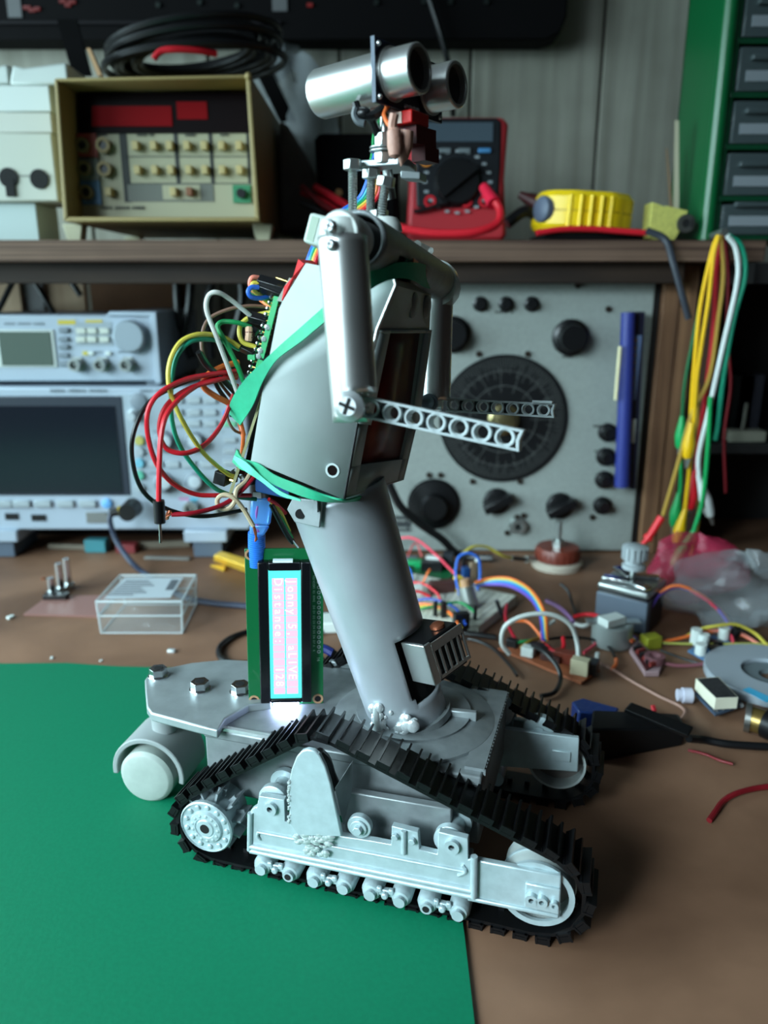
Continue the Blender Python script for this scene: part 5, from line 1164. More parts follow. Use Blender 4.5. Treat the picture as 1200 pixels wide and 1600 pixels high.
# ---- jumper wires looping behind the back
JW = [
 ('white_jumper', GREYW, .95, [(376, 628, 22), (355, 570, 18), (338, 525, 14), (323, 485, 12), (326, 462, 12), (340, 457, 13), (360, 468, 18), (392, 494, 25)]),
 ('green_jumper', GREEN, .95, [(382, 600, 22), (370, 570, 20), (350, 530, 18), (340, 512, 18), (347, 503, 19), (370, 504, 21), (392, 511, 25)]),
 ('yellow_jumper', YELLOW, .95, [(424, 488, 30), (395, 494, 28), (378, 505, 26), (374, 520, 24), (380, 535, 24), (400, 542, 26)]),
 ('yellow_jumper', YELLOW, .95, [(374, 542, 24), (350, 528, 20), (315, 522, 10), (285, 532, 4), (268, 558, 0), (263, 590, -2), (270, 625, -2), (292, 670, 0), (320, 710, 8), (352, 738, 18), (366, 745, 22)]),
 ('teal_jumper', TEAL, .95, [(374, 546, 25), (350, 534, 20), (320, 530, 12), (295, 535, 6), (275, 560, 3), (268, 600, 1), (268, 650, 2), (278, 690, 4), (300, 725, 8), (335, 762, 16), (370, 776, 26), (400, 780, 34)]),
 ('brown_jumper', BROWN, .7, [(420, 480, 34), (390, 478, 30), (355, 484, 26), (325, 500, 22), (315, 530, 18), (320, 560, 18), (345, 600, 22), (378, 640, 26)]),
 ('red_jumper', RED, 1.0, [(368, 580, 24), (330, 585, 14), (290, 593, 4), (252, 612, -6), (232, 640, -10), (231, 680, -10), (245, 725, -6), (270, 755, 2), (305, 772, 10), (345, 774, 18), (392, 774, 30)]),
 ('red_jumper', RED, 1.0, [(370, 586, 26), (335, 595, 14), (298, 606, 6), (268, 625, -2), (252, 650, -6), (250, 680, -6), (262, 702, -4), (290, 708, 0), (320, 695, 8), (345, 665, 16), (362, 625, 22), (370, 600, 25)]),
 ('red_jumper', RED, 1.0, [(370, 590, 28), (330, 592, 16), (290, 615, 2), (262, 645, -8), (252, 680, -12), (249, 730, -14), (248, 785, -14)]),
 ('red_jumper', mat('crimson_insulation', (150, 14, 34), .4), 1.0, [(405, 735, 26), (388, 756, 22), (365, 778, 18), (340, 792, 12), (300, 802, 4), (268, 804, 0)]),
 ('black_jumper', BLACKW, .9, [(310, 590, 12), (270, 605, 2), (230, 632, -8), (208, 680, -14), (208, 725, -12), (222, 765, -8), (250, 790, -2), (290, 804, 6), (330, 806, 14), (385, 796, 30)]),
 ('black_jumper', BLACKW, 1.2, [(310, 550, 10), (322, 570, 14), (345, 590, 18), (372, 618, 24)]),
 ('black_jumper', BLACKW, .9, [(311, 550, 16), (328, 575, 18), (340, 605, 20), (358, 632, 24), (362, 650, 26)]),
 ('orange_jumper', ORANGE, 1.2, [(372, 566, 28), (345, 574, 20), (322, 588, 14), (318, 604, 14), (335, 618, 16), (360, 632, 22), (372, 650, 26), (380, 680, 30)]),
 ('orange_jumper', ORANGE, .9, [(376, 662, 28), (380, 680, 26), (378, 710, 28)]),
 ('brown_jumper', BROWN, .6, [(356, 640, 26), (356, 655, 24), (366, 672, 24), (380, 678, 28)]),
 ('beige_jumper', BEIGE, 1.0, [(400, 720, 26), (385, 750, 22), (370, 765, 18), (366, 785, 16), (355, 795, 15), (342, 792, 14), (340, 780, 14), (350, 773, 15), (365, 778, 16), (380, 795, 18), (396, 822, 20)]),
 ('green_jumper', GREEN, .9, [(400, 436, 28), (393, 440, 26), (392, 450, 26), (400, 460, 28), (424, 466, 32)]),
 ('pink_jumper', mat('salmon_insulation', (224, 130, 110), .5), .95, [(404, 434, 27), (394, 434, 25), (391, 444, 25), (396, 456, 27), (410, 468, 31)]),
 ('cream_jumper', YELLOW, .95, [(404, 443, 25), (396, 443, 24), (395, 450, 24), (404, 460, 27), (424, 476, 32)]),
 ('blue_jumper', BLUE, .95, [(404, 449, 24), (393, 449, 22), (388, 456, 21), (393, 464, 22), (408, 466, 26), (424, 462, 30)]),
 ('red_jumper', RED, .9, [(420, 780, 34), (432, 788, 38), (446, 802, 44)]), ('yellow_jumper', YELLOW, .9, [(422, 782, 36), (438, 800, 40), (452, 830, 48)]),
 ('green_jumper', GREEN, .9, [(428, 790, 38), (442, 815, 42), (456, 840, 50)]), ('black_jumper', BLACKW, 1.2, [(424, 788, 36), (436, 812, 38), (450, 838, 42), (458, 848, 44)]),
 ('orange_jumper', ORANGE, .8, [(404, 466, 36), (414, 474, 34), (424, 482, 32)]),
]
last = {}
for nm, m, r_, pts in JW:
    o_ = B().tube([ST(x, y, t) for x, y, t in pts], r_, m, n=8, sm=7).build(nm, rob)
    last[(nm, pts[0])] = o_
o_ = last[('red_jumper', (370, 590, 28))]
B().cyl(ST(248, 782, -14), ST(250, 817, -14), 2.2, BLACKW, 2.1, n=14).build('pin_sleeve', o_); B().cyl(ST(250, 817, -14), ST(251, 848, -14), .55, CHROME, n=8).build('header_pin', o_)
o_ = last[('red_jumper', (405, 735, 26))]; rnd = random.Random(1); bb = B()
for i in range(9): bb.tube([ST(270, 803, 0), ST(264 + rnd.uniform(-4, 2), 802 + rnd.uniform(-4, 6), rnd.uniform(-1, 1)), ST(260 + rnd.uniform(-2, 5), 806 + rnd.uniform(-5, 6), rnd.uniform(-1, 1))], .35, COPPER, n=5, sm=3)
bb.build('bare_strands', o_)
o_ = last[('beige_jumper', (400, 720, 26))]; bb = B()
for i in range(4): bb.tube([ST(396, 820, 20), ST(398 + i * .8, 832, 20), ST(402 - i, 843 + i, 20)], .4, COPPER, n=5, sm=3)
bb.build('bare_strands', o_)
B().cyl(ST(455, 842, 43), ST(466, 856, 44), .5, CHROME, n=8).build('tinned_end', last[('black_jumper', (424, 788, 36))])

# ---- green elastic bands round the torso
bn = B(); bn.ribbon([ST(536, 452, 10), ST(508, 478, 11), ST(470, 512, 12), ST(440, 538, 12), ST(410, 566, 12), ST(382, 594, 14), ST(362, 625, 18), ST(358, 645, 24)],
                     [ST(540, 480, 10), ST(508, 503, 10.5), ST(472, 533, 11), ST(440, 556, 11.5), ST(425, 572, 12), ST(410, 598, 13), ST(396, 632, 15), ST(376, 664, 20)], BAND, .8)
bn.build('elastic_band', rob, angle=60)
bn = B(); bn.ribbon([ST(566, 424, 4), ST(592, 421, 8), ST(618, 411, 14), ST(648, 410, 30), ST(670, 416, 58), ST(682, 424, 78)], [ST(566, 462, 4), ST(590, 445, 8), ST(618, 435, 14), ST(646, 438, 30), ST(664, 449, 58), ST(676, 452, 78)], BAND, .8)
bn.build('elastic_band', rob, angle=60)
bn = B(); bn.ribbon([ST(371, 702, 24), ST(380, 716, 18), ST(404, 724, 14), ST(430, 742, 13.5), ST(470, 758, 13.5), ST(505, 773, 13), ST(536, 781, 13.5), ST(560, 776, 30), ST(582, 770, 60)],
                     [ST(364, 722, 26), ST(378, 734, 17), ST(402, 741, 13.5), ST(430, 758, 13), ST(468, 774, 13), ST(500, 782, 15), ST(530, 784, 20), ST(560, 782, 34), ST(582, 778, 60)], BAND, .8)
eb = bn.build('elastic_band', rob, angle=60)
bn = B(); bn.ribbon([ST(368, 712, 23), ST(385, 722, 12.6), ST(410, 745, 12.2), ST(440, 768, 12.2), ST(470, 780, 13)], [ST(366, 718, 23), ST(384, 736, 12.2), ST(408, 752, 12), ST(438, 774, 12), ST(470, 783, 13)], mat('pale_green_elastic', (96, 206, 172), .6), .8)
bn.build('twisted_strand', eb, angle=60)

# ================================================================ clutter on the bench
def cable(name, label, pts, m, r_=1.3, group=None, cat='wire'):
    return tag(B().tube([PZ(x, y, max(z, r_)) for x, y, z in pts], r_, m, n=8, sm=7).build(name), label, cat, group)
# clear box with a paper label
hb_ = PY(150, 940, 547).z
bx = thing('clear_box', 'clear plastic box with a white paper label on its lid, left of the upright screen', 'box', PZ(220, 985, 0), local=False)
CLB = mat('clear_box_plastic', (196, 204, 206), .12, alpha=.09); CLE = mat('clear_box_edge', (206, 214, 216), .2, alpha=.55)
tp = [PZ(150, 940, hb_), PZ(284, 940, hb_), PZ(306, 899, hb_), PZ(188, 899, hb_)]
bt_ = [Vector((v.x + (1.5 if i in (0, 3) else -1.5), v.y, .4)) for i, v in enumerate(tp)]
for i in range(4):
    j = (i + 1) % 4; B().add([bt_[i], bt_[j], tp[j], tp[i]], [(0, 1, 2, 3)], CLB).build('side_wall', bx, solid=1.2)
B().add(bt_, [(0, 1, 2, 3)], CLB).build('bottom', bx, solid=1.2); lid = B().add(tp, [(0, 1, 2, 3)], CLB).build('lid', bx, solid=1.2)
bb = B()
for A_ in (tp, bt_, [a_.lerp(c_, .45) for a_, c_ in zip(tp, bt_)]):
    for i in range(4): bb.cyl(A_[i], A_[(i + 1) % 4], .7 if A_ is not tp else .9, CLE, n=6)
for i in range(4): bb.cyl(tp[i], bt_[i], .8, CLE, n=6)
bb.build('edge_rim', bx)
hl = hb_ + .8
B().prism([PZ(163, 936, hl), PZ(266, 934, hl), PZ(286, 903, hl), PZ(195, 903, hl)], (0, 0, .3), mat('paper_white', (170, 178, 184), .7)).build('paper_label', lid)
bb = B()
for i in range(7):
    y = 908 + i * 3.6; bb.cyl(PZ(196 - i * 4.5, y, hl + .4), PZ(232 - i * 4 + (i % 3) * 8, y, hl + .4), .8, mat('label_print', (84, 88, 94), .7), n=4)
bb.prism([PZ(268, 906, hl + .3), PZ(280, 906, hl + .3), PZ(270, 922, hl + .3), PZ(258, 922, hl + .3)], (0, 0, .2), _m['label_print'])
bb.build('printed_text', lid)
# copper-clad board with metal posts
cl = thing('copper_board', 'pinkish copper-clad board with upright metal posts at the left', 'board', PZ(100, 950, 0))
B().prism([PZ(37, 962, .3), PZ(152, 965, .3), PZ(178, 932, .3), PZ(75, 934, .3)], (0, 0, 1.5), mat('pink_copper_clad', (150, 108, 100), .4, .2)).build('board', cl)
for x, y, h_ in ((82, 928, 15), (96, 922, 25), (108, 916, 26)):
    p_ = PZ(x, y, 1.8); B().cyl(p_, p_ + Vector((0, 0, h_)), 3, CHROME, n=6).cyl(p_, p_ + Vector((0, 0, 3)), 5, STEEL, n=6).build('metal_post', cl)
B().box(PZ(88, 931, 4), (20, 9, 4), BLACK).build('terminal_base', cl, bevel=.5)
for i, (x, y, s_) in enumerate(((268, 1019, 3), (17, 966, 3), (81, 1029, 1.6), (68, 905, 2), (158, 1033, 1.3))):
    p_ = PZ(x, y, 0); tag(B().box(p_ + Vector((0, 0, s_ * .35)), (s_ * 1.8, s_ * 1.2, s_ * .7), (SOLDER, WPLAS, WPLAS, mat('rust_crumb', (120, 60, 30), .8), WPLAS)[i], Matrix.Rotation(i, 3, 'Z')).build('scrap', bevel=.3),
        ('shiny foil scrap on the wood behind the grey castor plate', 'white crumb at the left edge of the bench', 'tiny white crumb just behind the green sheet', 'rust-coloured crumb near the left oscilloscope foot', 'tiny pale crumb behind the edge of the green sheet')[i], 'scrap')
tag(B().lh((-420, 800, .2), (-140, 832, 26), mat('shade_block', (14, 13, 15), .8, spec=.1)).build('shade_block', bevel=1), 'long dark block added for the shade under the oscilloscope', 'shade block')  # dark block added to stand in for shade between the scope feet
# yellow tool
yt = thing('yellow_tool', 'yellow plastic handle half hidden behind the upright screen', 'handle', PZ(370, 880, 0))
B().loft([PZ(333, 876, 1), PZ(345, 864, 1), PZ(345, 861, 14), PZ(334, 868, 14)], [PZ(420, 908, 1), PZ(420, 880, 1), PZ(420, 884, 14), PZ(420, 898, 14)], mat('yellow_tool', (226, 180, 60), .45)).build('grip', yt, bevel=1.5)
B().loft([PZ(329, 885, .5), PZ(334, 884, .5), PZ(334, 882, 3), PZ(329, 883, 3)], [PZ(350, 893, .5), PZ(352, 884, .5), PZ(352, 884, 3), PZ(350, 890, 3)], _m['yellow_tool']).build('tip', yt)
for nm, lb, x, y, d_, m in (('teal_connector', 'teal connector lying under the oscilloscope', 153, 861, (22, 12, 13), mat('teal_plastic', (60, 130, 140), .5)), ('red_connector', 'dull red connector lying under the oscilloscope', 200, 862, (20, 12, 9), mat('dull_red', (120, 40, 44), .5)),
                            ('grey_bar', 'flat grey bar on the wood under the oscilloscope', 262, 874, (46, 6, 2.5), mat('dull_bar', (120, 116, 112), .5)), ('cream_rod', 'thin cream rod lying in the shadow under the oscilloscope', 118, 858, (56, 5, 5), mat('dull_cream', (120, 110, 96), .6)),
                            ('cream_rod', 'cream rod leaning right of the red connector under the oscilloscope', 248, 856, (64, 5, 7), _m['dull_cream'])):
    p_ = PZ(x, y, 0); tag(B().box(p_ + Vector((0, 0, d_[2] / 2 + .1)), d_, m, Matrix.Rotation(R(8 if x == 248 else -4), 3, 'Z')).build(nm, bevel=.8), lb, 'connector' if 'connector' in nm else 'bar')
cable('black_cable', 'black cable looping out from behind the upright screen', [(430, 978, 2), (395, 985, 2), (362, 996, 2), (343, 1012, 2), (345, 1028, 2), (365, 1036, 2), (400, 1036, 2)], BLACKW, 2.2, cat='cable')
cable('black_cable', 'black cable running behind the silver column to the breadboard', [(470, 1000, 2), (505, 985, 2), (530, 968, 3), (600, 972, 3), (660, 979, 4), (720, 988, 4), (775, 996, 3)], BLACKW, 2.2, cat='cable')
sv_ = [PZ(480, 958, 9), PZ(560, 955, 9), PZ(565, 972, 9), PZ(485, 975, 9)]
tag(B().prism(sv_, (0, 0, -8.6), WPLAS).build('white_block', bevel=1), 'flat white block showing between the screen and the silver column', 'block')

# breadboard
bdw = thing('breadboard', 'cream breadboard full of jumper wires right of the silver column', 'breadboard', PZ(700, 950, 0))
bq = [PZ(588, 890, 9), PZ(650, 896, 9), PZ(808, 930, 9), PZ(748, 978, 9), PZ(590, 972, 9)]
BBM = mat('breadboard_cream', (196, 196, 184), .55)
B().prism(bq, (0, 0, -8.8), BBM).build('base', bdw, bevel=1)
bb = B()
for i in range(13):
    for j in range(22):
        p_ = PZ(640, 962, 9.15).lerp(PZ(742, 970, 9.15), i / 12).lerp(PZ(665, 902, 9.15).lerp(PZ(795, 932, 9.15), i / 12), j / 21); bb.box(p_, (1, 1, .1), mat('socket_hole', (60, 60, 58), .8))
bb.build('socket_holes', bdw)
def onbb(name, parts, lab=None): pass
cpm = mat('component_metal', (150, 154, 150), .35, .8)
p_ = PZ(735, 948, 9.2); B().cyl(p_, p_ + Vector((-4, 4, 16)), 7.5, cpm, 6.5).cyl(p_ + Vector((-4, 4, 16)), p_ + Vector((-5, 5, 22)), 4, _m['tan_pad']).build('trimmer', bdw)
for x, y, d_, m in ((716, 922, (7, 7, 12), YEL), (690, 925, (22, 8, 10), mat('brown_chip', (70, 40, 36), .5)), (745, 903, (3.4, 3.4, 18), WPLAS), (738, 905, (5, 5, 16), _m['tan_chip']), (648, 930, (12, 6, 9), WPLAS), (727, 906, (6, 6, 12), PCBB), (724, 900, (3, 3, 18), BLACK), (680, 962, (3, 3, 12), BLACK), (693, 964, (4, 4, 13), BLACK), (742, 968, (2.5, 2.5, 12), BLACK), (720, 982, (12, 6, 13), BLACK), (724, 985, (5, 5, 9), BLACK)):
    p_ = PZ(x, y, 9.2); B().box(p_ + Vector((0, 0, d_[2] / 2)), d_, m, Matrix.Rotation(.3, 3, 'Z')).build('plugged_component', bdw, bevel=.3)
p_ = PZ(665, 896, 3)
sb_ = thing('relay_board', 'populated circuit board behind the breadboard below the big instrument', 'circuit board', PZ(650, 888, 0))
B().prism([PZ(600, 905, 2), PZ(700, 905, 2), PZ(735, 880, 2), PZ(610, 872, 2)], (0, 0, -1.6), PCBG).build('board', sb_)
for x, y, d_, m in ((675, 890, (20, 12, 9), BLACK), (677, 886, (14, 8, 11), WPLAS), (700, 882, (10, 10, 12), mat('dark_relay', (40, 44, 50), .5)), (655, 885, (22, 10, 6), PCBL), (628, 878, (30, 12, 5), mat('grey_chip', (90, 100, 110), .5)), (720, 890, (12, 9, 7), _m['brown_chip']), (640, 898, (8, 8, 8), mat('dark_green_cap', (10, 70, 40), .5))):
    p_ = PZ(x, y, 2.1); B().box(p_ + Vector((0, 0, d_[2] / 2)), d_, m, Matrix.Rotation(-.2, 3, 'Z')).build('component', sb_, bevel=.4)
GW = 'hook-up wires over the breadboard'
for lb, m, r_, pts in (
    ('red wire arching from the silver column down to the breadboard', PINK, 1.5, [(596, 852, 16), (620, 842, 20), (648, 842, 24), (680, 866, 18), (712, 898, 10), (726, 910, 9)]),
    ('blue wire loop standing on the breadboard', BLUE, 1.5, [(718, 930, 10), (712, 900, 24), (716, 872, 38), (732, 864, 42), (748, 874, 36), (750, 900, 20), (746, 922, 10)]),
    ('yellow wire arching right from the breadboard to a black tip', YELLOW, 1.6, [(722, 866, 32), (740, 854, 36), (762, 855, 32), (785, 868, 22), (800, 872, 16)]),
    ('blue wire disappearing behind the silver column', BLUE, 1.4, [(610, 876, 16), (636, 886, 16), (644, 902, 12), (642, 915, 9)]),
    ('short red wire lying across the left of the breadboard', RED, 1.4, [(630, 910, 14), (660, 912, 18), (682, 926, 15), (690, 942, 9.5)]),
    ('red wire low on the left of the breadboard', RED, 1.6, [(620, 930, 12), (650, 924, 14), (672, 932, 10)]),
    ('blue wire crossing the front half of the breadboard', mat('deep_blue_insulation', (30, 70, 160), .45), 1.4, [(640, 940, 12), (672, 936, 16), (705, 946, 14), (722, 962, 14), (727, 975, 20)]),
    ('green wire crossing the breadboard to a black plug', GREEN, 1.3, [(655, 952, 11), (690, 944, 15), (720, 942, 15), (742, 956, 16)]),
    ('orange wire running along the front of the breadboard', ORANGE, 1.5, [(630, 946, 10), (665, 944, 13), (695, 952, 14), (710, 966, 15), (717, 978, 18)]),
    ('yellow wire running along the front of the breadboard', YELLOW, 1.5, [(640, 950, 10), (675, 948, 12), (702, 958, 13), (714, 972, 15), (720, 980, 18)]),
    ('orange wire standing left of the yellow block', ORANGE, 1.2, [(661, 910, 10), (668, 896, 18), (672, 890, 20)]),
    ('thin red wire pair forking below the big red arch', mat('pale_red_insulation', (200, 90, 90), .5), 1, [(637, 870, 14), (645, 852, 22), (652, 850, 22), (659, 870, 14)])):
    cable('hookup_wire', lb, pts, m, r_ * .8, GW)
tag(B().cyl(PZ(800, 872, 16), PZ(822, 874, 10), 2.2, BLACK).cyl(PZ(822, 874, 10), PZ(834, 873, 8), 3, cpm).build('wire_tip'), 'black and silver wire tip next to the brown rheostat', 'plug')
# rainbow ribbon
rbn = thing('ribbon_cable', 'rainbow ribbon cable arching from the breadboard to the small brown board', 'ribbon cable', PZ(850, 985, 0))
for k, m in enumerate((mat('ribbon_violet', (100, 70, 170), .5), BLUE, _m['ribbon_teal'], YELLOW, ORANGE)):
    B().tube([PZ(742, 914 - k * .8, 16 + k), PZ(770, 913 - k * 2.4, 20 + k), PZ(800, 917 - k * 3, 22 + k), PZ(830, 936 - k * 3.2, 20 + k), (PZ(845 + k * 1.5, 965 - k * 2, 16 + k)), PZ(848 + k * 1.6, 1000, 10)], 1.25, m).build('ribbon_strand', rbn)
# rheostat
rh = thing('rheostat', 'round brown rheostat with a steel shaft in front of the big instrument', 'rheostat', PZ(870, 884, 0))
c_ = PZ(870, 884, 0)
B().lathe(c_ + Vector((0, 0, .2)), (0, 0, 1), [(0, 24), (5, 24), (7, 22), (7, .1)], mat('ceramic_ring', (170, 160, 146), .6), 36).build('ceramic_base', rh)
bb = B(); bb.lathe(c_ + Vector((0, 0, 7)), (0, 0, 1), [(0, 20), (1, 21), (11, 21), (13, 19.5), (13, .1)], mat('bakelite_brown', (104, 44, 32), .4), 36)
for i in range(24): t = 2 * math.pi * i / 24; bb.box(c_ + Vector((21 * math.cos(t), 21 * math.sin(t), 13)), (1.2, 1.2, 8), _m['bakelite_brown'], Matrix.Rotation(t, 3, 'Z'))
bb.build('winding', rh); bb = B(); bb.cyl(c_ + Vector((0, 0, 20)), c_ + Vector((0, 0, 26)), 6, STEEL, n=6); bb.cyl(c_ + Vector((0, 0, 26)), c_ + Vector((0, 0, 44)), 2.6, STEEL); bb.build('shaft', rh)
# stepper motor with white gear
SMR = Matrix.Rotation(R(-38), 4, 'Z'); mc = PZ(982, 972, 0)
sm_ = thing('stepper_motor', 'square black and steel stepper motor with a white gear on its shaft', 'motor', mc)
ST_ = Matrix.Translation(mc) @ SMR
B(ST_).lh((-20, -20, .2), (20, 20, 30), mat('stepper_black', (26, 28, 34), .4)).build('body', sm_, bevel=2)
B(ST_).lh((-20.5, -20.5, 2), (20.5, -12, 28), mat('stepper_grey_face', (100, 110, 124), .45, .3)).build('name_plate', sm_, bevel=1)
B(ST_).lh((-20.5, -20.5, 30), (20.5, 20.5, 36), STEEL).build('top_flange', sm_, bevel=2)
bb = B(ST_)
for x, y, a_ in ((-8, -10, 10), (8, -12, -25), (6, 8, 30), (-10, 8, -40)): bb.box((x, y, 38), (24, 8, 3), CHROME, Matrix.Rotation(R(a_), 3, 'Z'))
bb.build('metal_strap', sm_, bevel=1)
bb = B(ST_); bb.cyl((0, 0, 36), (0, 0, 48), 2.5, STEEL); bb.build('shaft', sm_)
bb = B(ST_); bb.lathe((0, 0, 46), (0, 0, 1), [(0, 9), (3, 9), (4, 6.5), (7, 6.5), (7.5, 9), (18, 9), (19, 7), (19, .1)], mat('white_nylon', (176, 184, 188), .4), 20)
for i in range(14): t = 2 * math.pi * i / 14; bb.box((9 * math.cos(t), 9 * math.sin(t), 59), (2, 1.4, 10), _m['white_nylon'], Matrix.Rotation(t, 3, 'Z'))
bb.build('gear', sm_)
# geared can motor
gm = thing('can_motor', 'small upright silver can motor in front of the square stepper motor', 'motor', PZ(955, 1012, 0)); c_ = PZ(955, 1006, 0)
B().lathe(c_ + Vector((0, 0, .3)), (0, 0, 1), [(0, 14), (1, 15), (17, 15), (18, 14), (18, .1)], mat('can_grey', (150, 158, 156), .4, .4), 32).build('can', gm)
B().prism([c_ + Vector((-20, -4, 18)), c_ + Vector((20, -4, 18)), c_ + Vector((20, 4, 18)), c_ + Vector((-20, 4, 18))], (0, 0, 1), STEEL).build('mounting_ear', gm)
B().box(c_ + Vector((-3, -6, 22)), (18, 11, 6), WPLAS, Matrix.Rotation(R(28), 3, 'Z')).build('white_plug', gm, bevel=.6)
for k, m in enumerate((ORANGE, RED, YELLOW, _m['ribbon_violet'])): B().tube([PZ(960 + k * 2.5, 978 - k, 16), PZ(974 + k * 2.5, 990 - k, 11), PZ(988 + k * 2, 1004 - k * 1.5, 7)], 1, m).build('lead', gm)
# driver board
db = thing('driver_board', 'small dark red driver board with a white rim right of the can motor', 'circuit board', PZ(1008, 1035, 0))
B().prism([PZ(984, 1014, 4), PZ(996, 998, 4), PZ(1036, 1036, 4), PZ(1030, 1050, 4), PZ(1008, 1050, 4)], (0, 0, -3.6), mat('pale_pink_rim', (170, 140, 144), .6)).build('holder', db, bevel=.4)
B().prism([PZ(989, 1013, 5.2), PZ(998, 1003, 5.2), PZ(1030, 1034, 5.2), PZ(1010, 1046, 5.2)], (0, 0, -1.2), mat('dark_red_board', (70, 18, 22), .4)).build('board', db)
for i in range(6): B().box(PZ(996 + i * 5, 1012 + i * 5, 7), (7, 2, 3), (BLACK, mat('maroon_part', (120, 40, 36), .5))[i % 2], Matrix.Rotation(.5, 3, 'Z')).build('component', db)
B().lathe(PZ(1022, 1034, 5), (0, 0, 1), [(0, 7), (5, 7), (5, 4), (1, .1)], mat('dull_coil', (110, 70, 76), .5), 20).build('coil', db)
tag(B().box(PZ(1017, 1002, 5), (13, 10, 10), mat('olive_yellow', (150, 150, 40), .5), Matrix.Rotation(.3, 3, 'Z')).build('yellow_capacitor', bevel=1), 'small yellow block behind the dark red driver board', 'capacitor')
# brown perforated board
pb = thing('perforated_board', 'brown perforated board with a white socket and loops of wire', 'circuit board', PZ(860, 1035, 0))
pbq = [PZ(778, 1012, 3), PZ(812, 1002, 3), PZ(938, 1046, 3), PZ(908, 1066, 3)]
B().prism(pbq, (0, 0, -1.8), mat('brown_phenolic', (150, 84, 54), .5, var=.1, scale=200)).build('board', pb)
for x, y, d_, m in ((825, 1024, (9, 7, 7), WPLAS), (906, 1052, (12, 8, 11), mat('ivory_socket', (190, 180, 150), .5)), (922, 1050, (10, 10, 9), BLACK), (862, 1030, (14, 10, 5), _m['brown_chip']), (884, 1034, (16, 8, 8), mat('oxide_red', (120, 50, 34), .5)), (842, 1018, (16, 6, 6), BLACK), (800, 1010, (8, 6, 6), BLACK), (932, 1038, (3, 3, 9), WPLAS)):
    p_ = PZ(x, y, 3.1); B().box(p_ + Vector((0, 0, d_[2] / 2)), d_, m, Matrix.Rotation(-.5, 3, 'Z')).build('component', pb, bevel=.4)
GP = 'wires around the brown perforated board'
for lb, m, r_, pts in (
    ('white wire forming a tall arch over the brown perforated board', WHITE, 1.9, [(796, 1022, 6), (784, 1004, 16), (790, 978, 30), (820, 962, 38), (860, 960, 40), (890, 975, 34), (902, 1005, 20), (904, 1042, 8)]),
    ('short white wire inside the rainbow ribbon bend', WHITE, 1.7, [(846, 990, 10), (852, 980, 14), (866, 970, 16)]),
    ('black wire loop in front of the brown perforated board', BLACKW, 1.9, [(832, 1008, 12), (850, 1018, 14), (870, 1040, 10), (876, 1062, 4), (866, 1082, 3), (845, 1088, 3)]),
    ('thin black wire bending down left of the white arch', BLACKW, 1.3, [(690, 1003, 3), (730, 998, 3), (765, 1010, 4), (795, 1038, 3), (808, 1056, 3)]),
    ('black wire running right from the ribbon end', BLACKW, 1.3, [(848, 1000, 8), (880, 996, 8), (920, 998, 6), (950, 1010, 4), (962, 1028, 3)]),
    ('red curl of wire right of the ribbon end', RED, 1.8, [(852, 1008, 8), (866, 1018, 8), (880, 1012, 10), (880, 996, 14)]),
    ('crimson wire behind the white arch', _m['crimson_insulation'], 1.6, [(792, 945, 16), (790, 965, 14), (798, 985, 10), (808, 1004, 6)]),
    ('orange wire dipping behind the white arch', ORANGE, 1.4, [(804, 970, 14), (825, 972, 14), (842, 990, 10), (850, 1004, 7)]),
    ('green wire stub at the ribbon end', GREEN, 1.6, [(808, 1004, 7), (822, 1002, 8), (838, 1000, 7)]),
    ('olive wire stub at the ribbon end', mat('olive_insulation', (150, 120, 30), .5), 1.4, [(814, 1012, 7), (828, 1002, 9), (842, 997, 8)])):
    cable('loop_wire', lb, pts, m, r_ * .85, GP)
for lb, m, r_, pts in (
    ('violet wire leading up left behind the white arch', mat('lilac_insulation', (150, 110, 160), .5), 1.7, [(853, 938, 12), (872, 948, 10), (888, 962, 8), (896, 972, 6)]),
    ('thin black wire standing left of the stepper motor', BLACKW, 1.2, [(876, 912, 14), (888, 924, 10), (894, 942, 4), (900, 960, 2)]),
    ('red wire joining the lilac wire to the can motor', RED, 1.6, [(896, 964, 8), (915, 960, 10), (932, 962, 12), (945, 970, 14)]),
    ('pale grey wire curl left of the can motor', WHITE, 1.7, [(897, 974, 4), (912, 978, 5), (928, 970, 8)]),
    ('black pin wire on the breadboard edge', BLACKW, 1.6, [(776, 938, 20), (780, 950, 14), (784, 962, 8)]),
    ('red wire under the can motor', PINK, 1.2, [(912, 1020, 2), (930, 1006, 3), (936, 990, 6), (938, 982, 10)]),
    ('long thin pinkish bare wire running toward the black adapter', mat('pink_beige_wire', (170, 130, 116), .5), .9, [(895, 1022, 3), (920, 1030, 2), (950, 1042, 2), (990, 1066, 2), (1030, 1088, 2), (1060, 1102, 2), (1070, 1112, 2), (1064, 1124, 2)]),
    ('red stub of wire beside the black adapter', RED, 1.6, [(1020, 1102, 5), (1023, 1112, 2)]),
    ('orange bare wire end below the can motor', ORANGE, 1.4, [(956, 1046, 2), (962, 1038, 3), (963, 1030, 3)])):
    cable('loose_wire', lb, pts, m, r_)
